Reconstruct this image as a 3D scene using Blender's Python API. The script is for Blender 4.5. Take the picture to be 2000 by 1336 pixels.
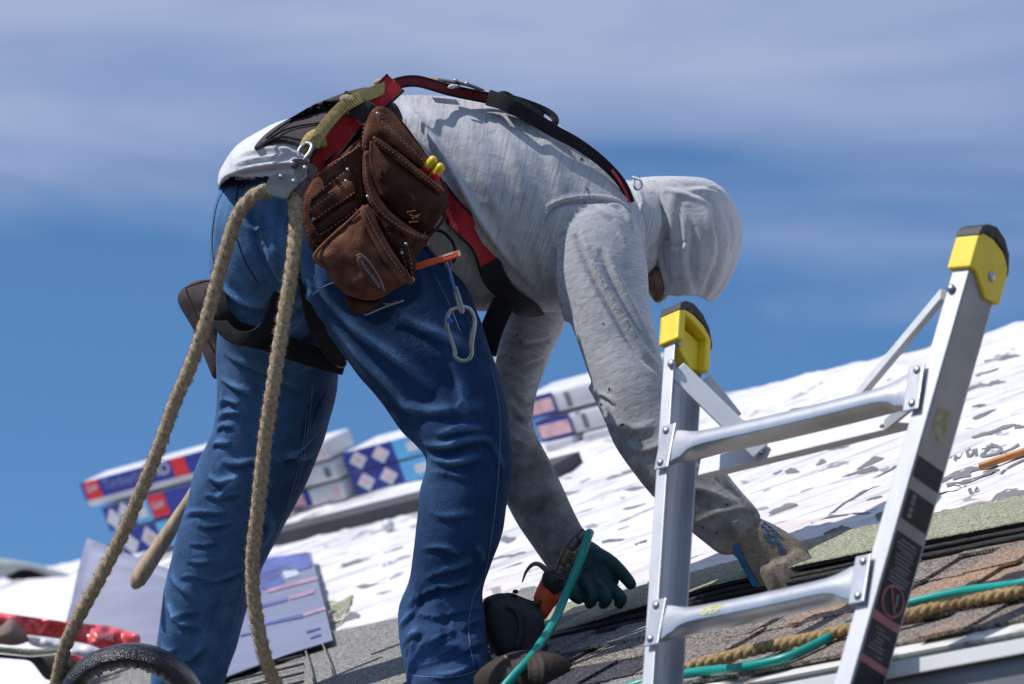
import bpy, bmesh, math, random
import numpy as np
from mathutils import Vector, Matrix, noise as mnoise
from mathutils.bvhtree import BVHTree
from mathutils.kdtree import KDTree
from mathutils.geometry import delaunay_2d_cdt
random.seed(7); RNG = np.random.default_rng(7)
scn = bpy.context.scene
for o in list(bpy.data.objects): bpy.data.objects.remove(o)
COL = scn.collection

# ------------------------------------------------------------------ camera
PITCH = math.radians(16.8); F = 8000.0
cam_d = bpy.data.cameras.new('camera'); cam = bpy.data.objects.new('camera', cam_d); COL.objects.link(cam)
cam.location = (0, 0, 1.6); cam.rotation_euler = (math.pi/2 + PITCH, 0, 0)
cam_d.sensor_width = 36; cam_d.lens = 144; cam_d.clip_start = 0.1; cam_d.clip_end = 3000
cam_d.dof.use_dof = True; cam_d.dof.focus_distance = 7.98; cam_d.dof.aperture_fstop = 4.6
scn.camera = cam
# ------------------------------------------------------------------ sky, sun, exposure
SUN = Vector((-0.58, -0.22, 0.78)).normalized()
w_ = bpy.data.worlds.new("World"); scn.world = w_; w_.use_nodes = True
nt = w_.node_tree; nt.nodes.clear()
def N(nt, t, **k):
    n = nt.nodes.new(t)
    for a, b in k.items(): setattr(n, a, b)
    return n
out = N(nt, 'ShaderNodeOutputWorld'); bg = N(nt, 'ShaderNodeBackground'); bg.inputs['Strength'].default_value = 0.10
sky = N(nt, 'ShaderNodeTexSky', sky_type='NISHITA'); sky.sun_disc = False
sky.sun_elevation = math.asin(SUN.z); sky.sun_rotation = math.atan2(SUN.x, SUN.y)
sky.altitude = 1500; sky.air_density = 1.0; sky.dust_density = 0.4; sky.ozone_density = 2.0
tint = N(nt, 'ShaderNodeMix', data_type='RGBA', blend_type='MULTIPLY'); tint.inputs[0].default_value = 1
tint.inputs[7].default_value = (0.68, 1.0, 1.24, 1)
tc = N(nt, 'ShaderNodeTexCoord'); mp = N(nt, 'ShaderNodeMapping')
mp.inputs['Scale'].default_value = (3.4, 3.4, 13.0); mp.inputs['Rotation'].default_value = (0.0, 0.10, 0.0); mp.inputs['Location'].default_value = (0.42, 0.1, 0.2)
nz = N(nt, 'ShaderNodeTexNoise'); nz.inputs['Scale'].default_value = 1.5; nz.inputs['Detail'].default_value = 7; nz.inputs['Roughness'].default_value = 0.56; nz.inputs['Distortion'].default_value = 0.5
sx = N(nt, 'ShaderNodeSeparateXYZ'); m1 = N(nt, 'ShaderNodeMath', operation='MULTIPLY_ADD')
m1.inputs[1].default_value = 5.2; m1.inputs[2].default_value = -1.68
m2 = N(nt, 'ShaderNodeMath', operation='MINIMUM'); m2.inputs[1].default_value = 0.26
ad = N(nt, 'ShaderNodeMath', operation='ADD'); rp = N(nt, 'ShaderNodeValToRGB')
rp.color_ramp.elements[0].position = 0.40; rp.color_ramp.elements[0].color = (0, 0, 0, 1)
rp.color_ramp.elements[1].position = 0.74; rp.color_ramp.elements[1].color = (0.9, 0.9, 0.9, 1)
mx = N(nt, 'ShaderNodeMix', data_type='RGBA'); mx.inputs[7].default_value = (4.0, 4.75, 6.9, 1)
L = nt.links.new
L(sky.outputs[0], tint.inputs[6]); L(tc.outputs['Generated'], mp.inputs[0]); L(mp.outputs[0], nz.inputs['Vector'])
L(tc.outputs['Generated'], sx.inputs[0]); L(sx.outputs[2], m1.inputs[0]); L(m1.outputs[0], m2.inputs[0])
L(nz.outputs[0], ad.inputs[0]); L(m2.outputs[0], ad.inputs[1]); L(ad.outputs[0], rp.inputs[0])
L(rp.outputs[0], mx.inputs[0]); L(tint.outputs[2], mx.inputs[6]); L(mx.outputs[2], bg.inputs[0]); L(bg.outputs[0], out.inputs[0])
sd = bpy.data.lights.new('sun', 'SUN'); sd.energy = 4.6; sd.angle = math.radians(0.53); sd.color = (1.0, 0.96, 0.90)
so = bpy.data.objects.new('sun', sd); COL.objects.link(so); so.rotation_euler = (-SUN).to_track_quat('-Z', 'Y').to_euler()
scn.view_settings.view_transform = 'Standard'; scn.view_settings.look = 'None'
scn.view_settings.exposure = 0.0; scn.view_settings.gamma = 1.0; scn.view_settings.use_curve_mapping = False
scn.render.engine = 'CYCLES'

# ------------------------------------------------------------------ measuring helpers: a sight line and a distance give a place
A = np.array
CAM = A([0, 0, 1.6]); FW = A([0, math.cos(PITCH), math.sin(PITCH)]); RT = A([1., 0, 0]); UP = A([0, -math.sin(PITCH), math.cos(PITCH)])
def P(x, y, D): return CAM + D*(FW + (x-1000)/F*RT + (668-y)/F*UP)
def proj(V):
    V = np.atleast_2d(V) - CAM; d = V@FW
    return np.stack([1000 + F*(V@RT)/d, 668 - F*(V@UP)/d, d], 1)
TH = math.radians(43.7); BE = math.radians(30)
U = A([math.cos(TH), -math.sin(TH), 0]); W = A([math.sin(TH), math.cos(TH), 0])
S = W*math.cos(BE) + A([0, 0, math.sin(BE)]); NR = np.cross(U, S)
RO = P(1010, 1330, 8.0)
def RF(a, b, h=0): return RO + a*U + b*S + h*NR
def hit(x, y, q, n):
    d = P(x, y, 1) - CAM; return CAM + d*(((q-CAM)@n)/(d@n))
def R(x, y, h=0): return hit(x, y, RO + h*NR, NR)
def Rab(x, y, h=0):
    q = R(x, y, h) - RO; return q@U, q@S

# ------------------------------------------------------------------ materials
def lin(c):
    return tuple(((v/255)/12.92 if v/255 <= 0.04045 else ((v/255+0.055)/1.055)**2.4) for v in c)
MATS = {}
def mat(name, col, rough=0.7, metal=0.0, var=0.15, scale=30, bump=0.0, bscale=200, col2=None, detail=4, stretch=None, spec=0.5, coat=0, thr=None, trans=0):
    if name in MATS: return MATS[name]
    m = bpy.data.materials.new(name); m.use_nodes = True; t = m.node_tree; b = t.nodes['Principled BSDF']; l = t.links.new
    b.inputs['Roughness'].default_value = rough; b.inputs['Metallic'].default_value = metal
    b.inputs['Specular IOR Level'].default_value = spec; b.inputs['Coat Weight'].default_value = coat
    tc = N(t, 'ShaderNodeTexCoord'); src = tc.outputs['Object']
    if stretch:
        mp = N(t, 'ShaderNodeMapping'); mp.inputs['Scale'].default_value = stretch; l(src, mp.inputs[0]); src = mp.outputs[0]
    nz = N(t, 'ShaderNodeTexNoise'); nz.inputs['Scale'].default_value = scale; nz.inputs['Detail'].default_value = detail; l(src, nz.inputs['Vector'])
    rp = N(t, 'ShaderNodeValToRGB'); e = rp.color_ramp.elements
    if thr: e[0].position, e[1].position = thr
    else: e[0].position = 0.3; e[1].position = 0.7
    c = A(col); e[0].color = (*np.clip(c*(1-var), 0, 1), 1)
    e[1].color = (*(col2 if col2 is not None else np.clip(c*(1+var), 0, 1)), 1)
    l(nz.outputs[0], rp.inputs[0]); l(rp.outputs[0], b.inputs['Base Color'])
    if bump:
        n2 = N(t, 'ShaderNodeTexNoise'); n2.inputs['Scale'].default_value = bscale; n2.inputs['Detail'].default_value = 3; l(src, n2.inputs['Vector'])
        bp = N(t, 'ShaderNodeBump'); bp.inputs['Strength'].default_value = bump; bp.inputs['Distance'].default_value = 0.003
        l(n2.outputs[0], bp.inputs['Height']); l(bp.outputs[0], b.inputs['Normal'])
    MATS[name] = m; return m

def cloth_mat(name, base, dark, light, dirt_tone, k_s, k_a, rough=0.9, fade=0.3, dscale=6, bump=0.35, contrast=(0.35, 0.65), sheen=0.15, grain=0.12):
    """cloth whose threads follow the 'thr' attribute (length along the limb, cosine and sine round it)"""
    m = bpy.data.materials.new(name); m.use_nodes = True; t = m.node_tree; b = t.nodes['Principled BSDF']; l = t.links.new
    b.inputs['Roughness'].default_value = rough; b.inputs['Sheen Weight'].default_value = sheen; b.inputs['Specular IOR Level'].default_value = 0.25
    at = N(t, 'ShaderNodeAttribute', attribute_name='thr'); mp = N(t, 'ShaderNodeMapping'); mp.inputs['Scale'].default_value = (k_s, k_a, k_a); l(at.outputs['Vector'], mp.inputs[0])
    nz = N(t, 'ShaderNodeTexNoise'); nz.inputs['Scale'].default_value = 1.0; nz.inputs['Detail'].default_value = 5; nz.inputs['Roughness'].default_value = 0.65; l(mp.outputs[0], nz.inputs['Vector'])
    rp = N(t, 'ShaderNodeValToRGB'); rp.color_ramp.elements[0].position, rp.color_ramp.elements[1].position = contrast
    rp.color_ramp.elements[0].color = (*dark, 1); rp.color_ramp.elements[1].color = (*base, 1); l(nz.outputs[0], rp.inputs[0])
    tc = N(t, 'ShaderNodeTexCoord'); n2 = N(t, 'ShaderNodeTexNoise'); n2.inputs['Scale'].default_value = dscale; n2.inputs['Detail'].default_value = 5; l(tc.outputs['Object'], n2.inputs['Vector'])
    r2 = N(t, 'ShaderNodeMapRange'); r2.inputs[1].default_value = 0.42; r2.inputs[2].default_value = 0.72; r2.inputs[4].default_value = fade; l(n2.outputs[0], r2.inputs[0])
    x1 = N(t, 'ShaderNodeMix', data_type='RGBA'); x1.inputs[7].default_value = (*light, 1); l(r2.outputs[0], x1.inputs[0]); l(rp.outputs[0], x1.inputs[6])
    # worn, dirty and painted light and shade amount is stored on the cloth itself
    da = N(t, 'ShaderNodeAttribute', attribute_name='dirt_tone'); n3 = N(t, 'ShaderNodeTexNoise'); n3.inputs['Scale'].default_value = 22; n3.inputs['Detail'].default_value = 6; l(tc.outputs['Object'], n3.inputs['Vector'])
    mm = N(t, 'ShaderNodeMath', operation='MULTIPLY'); r3 = N(t, 'ShaderNodeMapRange'); r3.inputs[1].default_value = 0.25; r3.inputs[2].default_value = 0.7; r3.inputs[3].default_value = 0.35
    l(n3.outputs[0], r3.inputs[0]); l(r3.outputs[0], mm.inputs[0]); l(da.outputs['Fac'], mm.inputs[1])
    x2 = N(t, 'ShaderNodeMix', data_type='RGBA'); x2.inputs[7].default_value = (*dirt_tone, 1); l(mm.outputs[0], x2.inputs[0]); l(x1.outputs[2], x2.inputs[6])
    n6 = N(t, 'ShaderNodeTexNoise'); n6.inputs['Scale'].default_value = 520; n6.inputs['Detail'].default_value = 3; n6.inputs['Roughness'].default_value = .7; l(tc.outputs['Object'], n6.inputs['Vector'])
    r6 = N(t, 'ShaderNodeMapRange'); r6.inputs[1].default_value = .32; r6.inputs[2].default_value = .68; r6.inputs[3].default_value = 1-grain; r6.inputs[4].default_value = 1+grain; l(n6.outputs[0], r6.inputs[0])
    x3 = N(t, 'ShaderNodeVectorMath', operation='SCALE'); l(x2.outputs[2], x3.inputs[0]); l(r6.outputs[0], x3.inputs['Scale']); l(x3.outputs[0], b.inputs['Base Color'])
    n4 = N(t, 'ShaderNodeTexNoise'); n4.inputs['Scale'].default_value = 420; n4.inputs['Detail'].default_value = 2; l(tc.outputs['Object'], n4.inputs['Vector'])
    n5 = N(t, 'ShaderNodeTexNoise'); n5.inputs['Scale'].default_value = 34; n5.inputs['Detail'].default_value = 4; n5.inputs['Distortion'].default_value = 1.2; l(tc.outputs['Object'], n5.inputs['Vector'])
    b1 = N(t, 'ShaderNodeBump'); b1.inputs['Strength'].default_value = bump; b1.inputs['Distance'].default_value = 0.0015; l(n4.outputs[0], b1.inputs['Height'])
    b2 = N(t, 'ShaderNodeBump'); b2.inputs['Strength'].default_value = 0.35; b2.inputs['Distance'].default_value = 0.006; l(n5.outputs[0], b2.inputs['Height']); l(b1.outputs[0], b2.inputs['Normal'])
    l(b2.outputs[0], b.inputs['Normal'])
    MATS[name] = m; return m

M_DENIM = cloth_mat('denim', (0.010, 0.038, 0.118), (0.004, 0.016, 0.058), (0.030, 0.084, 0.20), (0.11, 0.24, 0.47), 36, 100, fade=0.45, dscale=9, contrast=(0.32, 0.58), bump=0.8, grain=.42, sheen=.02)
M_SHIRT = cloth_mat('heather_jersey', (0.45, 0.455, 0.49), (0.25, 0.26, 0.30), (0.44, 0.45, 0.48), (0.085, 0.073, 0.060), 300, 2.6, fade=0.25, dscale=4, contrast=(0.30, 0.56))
M_HOOD = cloth_mat('hood_jersey', (0.46, 0.465, 0.50), (0.29, 0.30, 0.34), (0.48, 0.48, 0.51), (0.2, 0.18, 0.16), 16, 110, fade=0.2, dscale=4, contrast=(0.28, 0.5))
M_SKIN = mat('skin', (0.12, 0.055, 0.035), 0.55, var=0.2, scale=40, bump=0.2)
M_LEATHER = mat('brown_suede', (0.115, 0.040, 0.023), 0.92, var=0.5, scale=26, bump=0.9, bscale=330, detail=8, spec=0.2, col2=(0.21, 0.085, 0.05))
M_LEATHER2 = mat('dark_suede', (0.065, 0.024, 0.015), 0.9, var=0.4, scale=30, bump=0.8, bscale=330, detail=8, spec=0.2)
M_PLUM = mat('dark_pouch_cloth', (0.045, 0.032, 0.036), 0.85, var=0.2, scale=20, bump=0.5, bscale=500)
M_STITCH = mat('pale_thread', (0.40, 0.30, 0.25), 0.9)
M_BLACKWEB = mat('black_webbing', (0.012, 0.012, 0.016), 0.85, var=0.4, scale=120, bump=0.6, bscale=600, spec=0.3)
M_GREYWEB = mat('grey_webbing', (0.045, 0.042, 0.05), 0.85, var=0.5, scale=260, bump=0.8, bscale=500, stretch=(1, 1, 3), spec=0.3)
M_REDWEB = mat('red_webbing', (0.42, 0.022, 0.03), 0.8, var=0.25, scale=240, bump=0.5, bscale=600, stretch=(1, 3, 1), spec=0.3)
M_YELWEB = mat('olive_webbing', (0.46, 0.345, 0.14), 0.9, var=0.35, scale=160, bump=0.9, bscale=420, stretch=(1, 1, 2), spec=0.2)
M_STEEL = mat('worn_steel', (0.36, 0.36, 0.39), 0.38, metal=0.85, var=0.25, scale=25, bump=0.15, bscale=120)
M_STEELD = mat('dark_worn_steel', (0.16, 0.13, 0.14), 0.45, metal=0.8, var=0.3, scale=25, bump=0.15, bscale=120)
M_BRACE = mat('sunlit_aluminium', (.62, .63, .66), .45, metal=.15, var=.06, scale=20)  # paler copy of the aluminium, sunlight painted into braces and cross bar
M_ALU = mat('aluminium', (0.48, 0.49, 0.53), 0.42, metal=0.5, var=0.10, scale=14, bump=0.10, bscale=60, stretch=(1, 1, .3))
M_ALUD = mat('dirty_aluminium', (0.34, 0.315, 0.30), 0.55, metal=0.35, var=0.18, scale=9, bump=0.1, bscale=90, detail=8)
M_RUNG = mat('rung_aluminium', (0.56, 0.57, 0.60), 0.30, metal=0.75, var=0.10, scale=16, bump=0.10, bscale=50, detail=6)
M_YEL = mat('yellow_plastic', (0.78, 0.56, 0.02), 0.45, var=0.06, scale=30, bump=0.08)
M_BLKP = mat('black_rubber', (0.022, 0.023, 0.028), 0.6, var=0.3, scale=60, bump=0.3, bscale=250)
M_TEALH = mat('teal_hose', (0.0, 0.27, 0.23), 0.38, var=0.08, scale=20, bump=0.05)
M_TEALG = mat('teal_rubber', (0.006, 0.045, 0.052), 0.7, var=0.35, scale=60, bump=0.6, bscale=300)
M_KNIT = mat('tan_knit', (0.20, 0.165, 0.135), 0.95, var=0.3, scale=120, bump=1.0, bscale=420, spec=0.2)
M_BLUEP = mat('blue_rubber_print', (0.01, 0.10, 0.24), 0.7, var=0.2)
M_ORANGE = mat('orange_plastic', (0.62, 0.085, 0.02), 0.5, var=0.25, scale=30, bump=0.15)
M_PENCIL = mat('orange_paint', (0.80, 0.10, 0.03), 0.35, var=0.08)
M_WOOD = mat('worn_hickory', (0.34, 0.235, 0.15), 0.65, var=0.35, scale=12, bump=0.4, bscale=60, stretch=(6, 1, 1.5), detail=8)
M_BOOT = mat('brown_boot_leather', (0.020, 0.010, 0.006), 0.75, var=0.4, scale=40, bump=0.4, bscale=120)
M_ROPE = mat('sisal_rope', (0.42, 0.315, 0.215), 0.95, var=0.35, scale=130, bump=1.0, bscale=420, detail=6, spec=0.15)
M_ROPEY = mat('yellowed_rope', (0.36, 0.25, 0.125), 0.95, var=0.4, scale=110, bump=1.0, bscale=400, detail=6, spec=0.15)
M_WHITEP = mat('white_wrapper', (0.60, 0.60, 0.64), 0.4, var=0.10, scale=12, bump=0.25, bscale=30)
M_NAVY = mat('navy_print', (0.012, 0.03, 0.27), 0.4, var=0.1, scale=12)
M_CYAN = mat('cyan_print', (0.12, 0.42, 0.75), 0.4, var=0.1, scale=12)
M_REDP = mat('red_print', (0.68, 0.015, 0.03), 0.4, var=0.1, scale=12)
M_PINK = mat('pale_pink_print', (0.75, 0.45, 0.47), 0.4, var=0.25, scale=30)
M_LILAC = mat('lilac_film', (0.20, 0.215, 0.32), 0.6, var=0.12, scale=6, bump=0.05, bscale=8, stretch=(.4, 1, 6))
M_PLANK = mat('dark_toe_board', (0.05, 0.05, 0.062), 0.8, var=0.2, scale=8)
M_WHITEPAINT = mat('white_paint', (0.3, 0.3, 0.32), 0.45, var=0.12, scale=10, bump=0.1, bscale=60, detail=8)
M_ASPH = mat('asphalt_edge', (0.010, 0.010, 0.012), 0.55, var=0.5, scale=160, bump=1.0, bscale=500)
M_INK = mat('grey_print_ink', (0.15, 0.147, 0.16), 0.7, var=0.15, scale=14)
M_SHADE = mat('inside_shade', (0.006, 0.005, 0.006), 0.95)

def granule(name, c1, c2, c3, patch=None):
    m = bpy.data.materials.new(name); m.use_nodes = True; t = m.node_tree; b = t.nodes['Principled BSDF']; l = t.links.new
    b.inputs['Roughness'].default_value = 0.95; b.inputs['Specular IOR Level'].default_value = 0.2
    tc = N(t, 'ShaderNodeTexCoord'); v = N(t, 'ShaderNodeTexVoronoi'); v.inputs['Scale'].default_value = 330; l(tc.outputs['Object'], v.inputs['Vector'])
    rp = N(t, 'ShaderNodeValToRGB'); rp.color_ramp.elements[0].color = (*c1, 1); rp.color_ramp.elements[0].position = 0.2; rp.color_ramp.elements[1].color = (*c3, 1); rp.color_ramp.elements[1].position = 0.85
    e = rp.color_ramp.elements.new(0.5); e.color = (*c2, 1); sp = N(t, 'ShaderNodeSeparateColor'); l(v.outputs['Color'], sp.inputs[0]); l(sp.outputs[0], rp.inputs[0])
    last = rp.outputs[0]
    if patch:
        n = N(t, 'ShaderNodeTexNoise'); n.inputs['Scale'].default_value = 3.2; n.inputs['Detail'].default_value = 6; l(tc.outputs['Object'], n.inputs['Vector'])
        r = N(t, 'ShaderNodeMapRange'); r.inputs[1].default_value = 0.50; r.inputs[2].default_value = 0.68; r.inputs[4].default_value = 0.8; l(n.outputs[0], r.inputs[0])
        r1 = N(t, 'ShaderNodeMath', operation='MULTIPLY'); l(r.outputs[0], r1.inputs[0]); l(sp.outputs[1], r1.inputs[1])
        x = N(t, 'ShaderNodeMix', data_type='RGBA'); x.inputs[7].default_value = (*patch, 1); l(r1.outputs[0], x.inputs[0]); l(last, x.inputs[6]); last = x.outputs[2]
    l(last, b.inputs['Base Color'])
    bp = N(t, 'ShaderNodeBump'); bp.inputs['Strength'].default_value = 0.9; bp.inputs['Distance'].default_value = 0.002; l(v.outputs['Distance'], bp.inputs['Height']); l(bp.outputs[0], b.inputs['Normal'])
    MATS[name] = m; return m
M_OLIVE = granule('olive_granules', (0.13, 0.14, 0.09), (0.27, 0.28, 0.20), (0.42, 0.42, 0.33))
M_GRANB = granule('brown_granules', (0.05, 0.042, 0.037), (0.16, 0.14, 0.125), (0.36, 0.31, 0.28), patch=(0.50, 0.27, 0.15))
M_GRANG = granule('grey_granules', (0.09, 0.09, 0.09), (0.20, 0.20, 0.20), (0.36, 0.35, 0.33))
M_GRANSHADOW = granule('shadowed_granules', (0.02, 0.02, 0.025), (0.04, 0.04, 0.05), (0.10, 0.10, 0.12))

def sheet_mat():
    m = bpy.data.materials.new('white_underlayment'); m.use_nodes = True; t = m.node_tree; b = t.nodes['Principled BSDF']; l = t.links.new
    b.inputs['Roughness'].default_value = 0.6
    at = N(t, 'ShaderNodeAttribute', attribute_name='ab'); 
    def nz(sc, det, mapsc):
        mp = N(t, 'ShaderNodeMapping'); mp.inputs['Scale'].default_value = mapsc; l(at.outputs['Vector'], mp.inputs[0])
        n = N(t, 'ShaderNodeTexNoise'); n.inputs['Scale'].default_value = sc; n.inputs['Detail'].default_value = det; l(mp.outputs[0], n.inputs['Vector']); return n
    a = nz(3, 4, (1, 1, 1)); rp = N(t, 'ShaderNodeValToRGB'); rp.color_ramp.elements[0].color = (0.54, 0.535, 0.575, 1); rp.color_ramp.elements[1].color = (0.68, 0.67, 0.70, 1); rp.color_ramp.elements[0].position = .3; rp.color_ramp.elements[1].position = .6
    l(a.outputs[0], rp.inputs[0])
    # rusty dust towards the finished courses
    sp = N(t, 'ShaderNodeSeparateXYZ'); l(at.outputs['Vector'], sp.inputs[0]); r = N(t, 'ShaderNodeMapRange'); r.inputs[1].default_value = 1.25; r.inputs[2].default_value = 0.45; r.inputs[4].default_value = 0.9; l(sp.outputs[1], r.inputs[0])
    d = nz(9, 6, (0.8, 1.6, 1)); r2 = N(t, 'ShaderNodeMapRange'); r2.inputs[1].default_value = 0.48; r2.inputs[2].default_value = 0.75; l(d.outputs[0], r2.inputs[0])
    mu = N(t, 'ShaderNodeMath', operation='MULTIPLY'); l(r.outputs[0], mu.inputs[0]); l(r2.outputs[0], mu.inputs[1])
    mp = N(t, 'ShaderNodeMapping'); mp.vector_type = 'TEXTURE'; mp.inputs['Rotation'].default_value = (0, 0, math.radians(36)); mp.inputs['Scale'].default_value = (0.26, 0.045, 1); l(at.outputs['Vector'], mp.inputs[0])
    n7 = N(t, 'ShaderNodeTexNoise'); n7.inputs['Scale'].default_value = 1.0; n7.inputs['Detail'].default_value = 3; n7.inputs['Distortion'].default_value = 0.6; l(mp.outputs[0], n7.inputs['Vector'])
    r7 = N(t, 'ShaderNodeMapRange'); r7.inputs[1].default_value = 0.54; r7.inputs[2].default_value = 0.70; r7.inputs[4].default_value = 0.75; l(n7.outputs[0], r7.inputs[0])  # soft grey streaks painted on as wrinkle shading
    x0 = N(t, 'ShaderNodeMix', data_type='RGBA'); x0.inputs[7].default_value = (0.26, 0.255, 0.28, 1); l(r7.outputs[0], x0.inputs[0]); l(rp.outputs[0], x0.inputs[6]); rp = x0; rp_out = x0.outputs[2]
    n8 = nz(8.5, 3, (1.0, 1.15, 1)); n8.inputs['Distortion'].default_value = .9; r8 = N(t, 'ShaderNodeMapRange'); r8.inputs[1].default_value = 0.635; r8.inputs[2].default_value = 0.66; r8.inputs[4].default_value = .8; l(n8.outputs[0], r8.inputs[0])
    x8 = N(t, 'ShaderNodeMix', data_type='RGBA'); x8.inputs[7].default_value = (0.16, 0.158, 0.175, 1); l(r8.outputs[0], x8.inputs[0]); l(rp_out, x8.inputs[6]); rp_out = x8.outputs[2]
    x = N(t, 'ShaderNodeMix', data_type='RGBA'); x.inputs[7].default_value = (0.52, 0.33, 0.21, 1); l(mu.outputs[0], x.inputs[0]); l(rp_out, x.inputs[6])
    l(x.outputs[2], b.inputs['Base Color'])
    bp = N(t, 'ShaderNodeBump'); bp.inputs['Strength'].default_value = 0.8; bp.inputs['Distance'].default_value = 0.016; n4 = nz(7, 7, (1, 2.6, 1)); n4.inputs['Distortion'].default_value = 1.5; l(n4.outputs[0], bp.inputs['Height']); l(bp.outputs[0], b.inputs['Normal'])
    return m
M_SHEET = sheet_mat()

# ------------------------------------------------------------------ object helpers
def thing(name, label, cat, loc=(0, 0, 0), group=None):
    o = bpy.data.objects.new(name, None); COL.objects.link(o); o.location = Vector(loc); o.empty_display_size = 0.05
    o['label'] = label; o['category'] = cat
    if group: o['group'] = group
    return o
def tag(o, label, cat, group=None):
    o['label'] = label; o['category'] = cat
    if group: o['group'] = group
    return o
def mk(name, V, Fc, m, parent=None, smooth=True, **props):
    me = bpy.data.meshes.new(name); me.from_pydata([tuple(map(float, v)) for v in V], [], [tuple(map(int, f)) for f in Fc]); me.validate()
    me.materials.append(m)
    if smooth:
        me.polygons.foreach_set('use_smooth', [True]*len(me.polygons))
    o = bpy.data.objects.new(name, me); COL.objects.link(o)
    put(o, parent)
    for k, v in props.items(): o[k] = v
    return o
def put(o, parent):
    if parent is not None:
        o.parent = parent
        def wt(q): return q.location.copy() if q.parent is None else wt(q.parent)+q.matrix_parent_inverse.translation+q.location
        o.matrix_parent_inverse = Matrix.Translation(-wt(parent))
class MB:
    def __init__(s): s.V = []; s.F = []
    def add(s, V, Fc):
        n = len(s.V); s.V += [tuple(v) for v in V]; s.F += [tuple(i+n for i in f) for f in Fc]; return s
    def box(s, c, ax, ay, az, bev=0):
        """centre and three half-extent vectors"""
        c, ax, ay, az = map(A, (c, ax, ay, az))
        if not bev:
            V = [c+i*ax+j*ay+k*az for i in (-1, 1) for j in (-1, 1) for k in (-1, 1)]
            return s.add(V, [(0, 1, 3, 2), (4, 6, 7, 5), (0, 4, 5, 1), (2, 3, 7, 6), (0, 2, 6, 4), (1, 5, 7, 3)])
        la, lb, lc = [np.linalg.norm(q) for q in (ax, ay, az)]
        bm = bmesh.new(); bmesh.ops.create_cube(bm, size=2)
        for v in bm.verts: v.co = Vector((v.co.x*la, v.co.y*lb, v.co.z*lc))
        bmesh.ops.bevel(bm, geom=list(bm.edges), offset=bev, segments=2, profile=0.6, affect='EDGES')
        bm.verts.ensure_lookup_table()
        V = [c + v.co.x*ax/la + v.co.y*ay/lb + v.co.z*az/lc for v in bm.verts]; Fc = [[v.index for v in f.verts] for f in bm.faces]; bm.free()
        return s.add(V, Fc)
    def tube(s, pts, r, seg=10, cap=True, flat=1.0, nrm=None):
        V, Fc = tube_geo(pts, r, seg, cap, flat, nrm); return s.add(V, Fc)
    def ball(s, c, r, nrm=None, seg=8, squash=1.0):
        c = A(c); V = []; Fc = []
        z = A(nrm) if nrm is not None else A([0, 0, 1.]); z = z/np.linalg.norm(z)
        x = np.cross(z, A([.3, .9, .1])); x /= np.linalg.norm(x); y = np.cross(z, x)
        rr = [(-1, 0.0)] + [(math.sin(q), math.cos(q)) for q in np.linspace(-1.1, 1.1, 5)] + [(1, 0.0)]
        for h, k in rr:
            for j in range(seg):
                a = 2*math.pi*j/seg; V.append(c + r*squash*h*z + r*k*(math.cos(a)*x+math.sin(a)*y))
        for i in range(len(rr)-1):
            for j in range(seg): Fc.append((i*seg+j, i*seg+(j+1) % seg, (i+1)*seg+(j+1) % seg, (i+1)*seg+j))
        return s.add(V, Fc)
    def obj(s, name, m, parent=None, smooth=False, **props): return mk(name, s.V, s.F, m, parent, smooth, **props)
def cr(pts, n):
    """Catmull-Rom resample of rows"""
    p = A(pts, dtype=float); k = len(p)
    if k < 3: return A([p[0] + (p[-1]-p[0])*t for t in np.linspace(0, 1, n)])
    q = np.vstack([2*p[0]-p[1], p, 2*p[-1]-p[-2]])
    d = np.concatenate([[0], np.cumsum(np.linalg.norm(np.diff(p[:, :min(3, p.shape[1])], axis=0), axis=1)+1e-9)]); T = np.linspace(0, d[-1], n); o = []
    for t in T:
        i = min(int(np.searchsorted(d, t, 'right'))-1, k-2); f = (t-d[i])/(d[i+1]-d[i]+1e-12); a, b, c, e = q[i], q[i+1], q[i+2], q[i+3]
        o.append(0.5*((2*b)+(-a+c)*f+(2*a-5*b+4*c-e)*f*f+(-a+3*b-3*c+e)*f**3))
    return A(o)
def tube_geo(pts, r, seg=10, cap=True, flat=1.0, nrm=None):
    p = A(pts, dtype=float); n = len(p); r = np.broadcast_to(r, (n,)); T = np.gradient(p, axis=0); T /= np.linalg.norm(T, axis=1)[:, None]+1e-12
    a = np.cross(T[0], nrm if nrm is not None else A([.21, .9, .37])); a /= np.linalg.norm(a); V = []; Fc = []
    for i in range(n):
        if nrm is not None: a = np.cross(T[i], nrm)
        a = a - (a@T[i])*T[i]; a /= np.linalg.norm(a); b = np.cross(a, T[i])
        for j in range(seg):
            q = 2*math.pi*j/seg; V.append(p[i] + r[i]*(math.cos(q)*a + flat*math.sin(q)*b))
        if i:
            for j in range(seg): Fc.append(((i-1)*seg+j, (i-1)*seg+(j+1) % seg, i*seg+(j+1) % seg, i*seg+j))
    if cap:
        Fc.append(tuple(range(seg))[::-1]); Fc.append(tuple((n-1)*seg+j for j in range(seg)))
    return V, Fc
def pts3(px, n=None, D=None):
    """rows (x,y,D) -> world"""
    px = A(px, dtype=float)
    if D is not None: px = np.column_stack([px, np.full(len(px), D)])
    if n: px = cr(px, n)
    return A([P(*q) for q in px])

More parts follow.
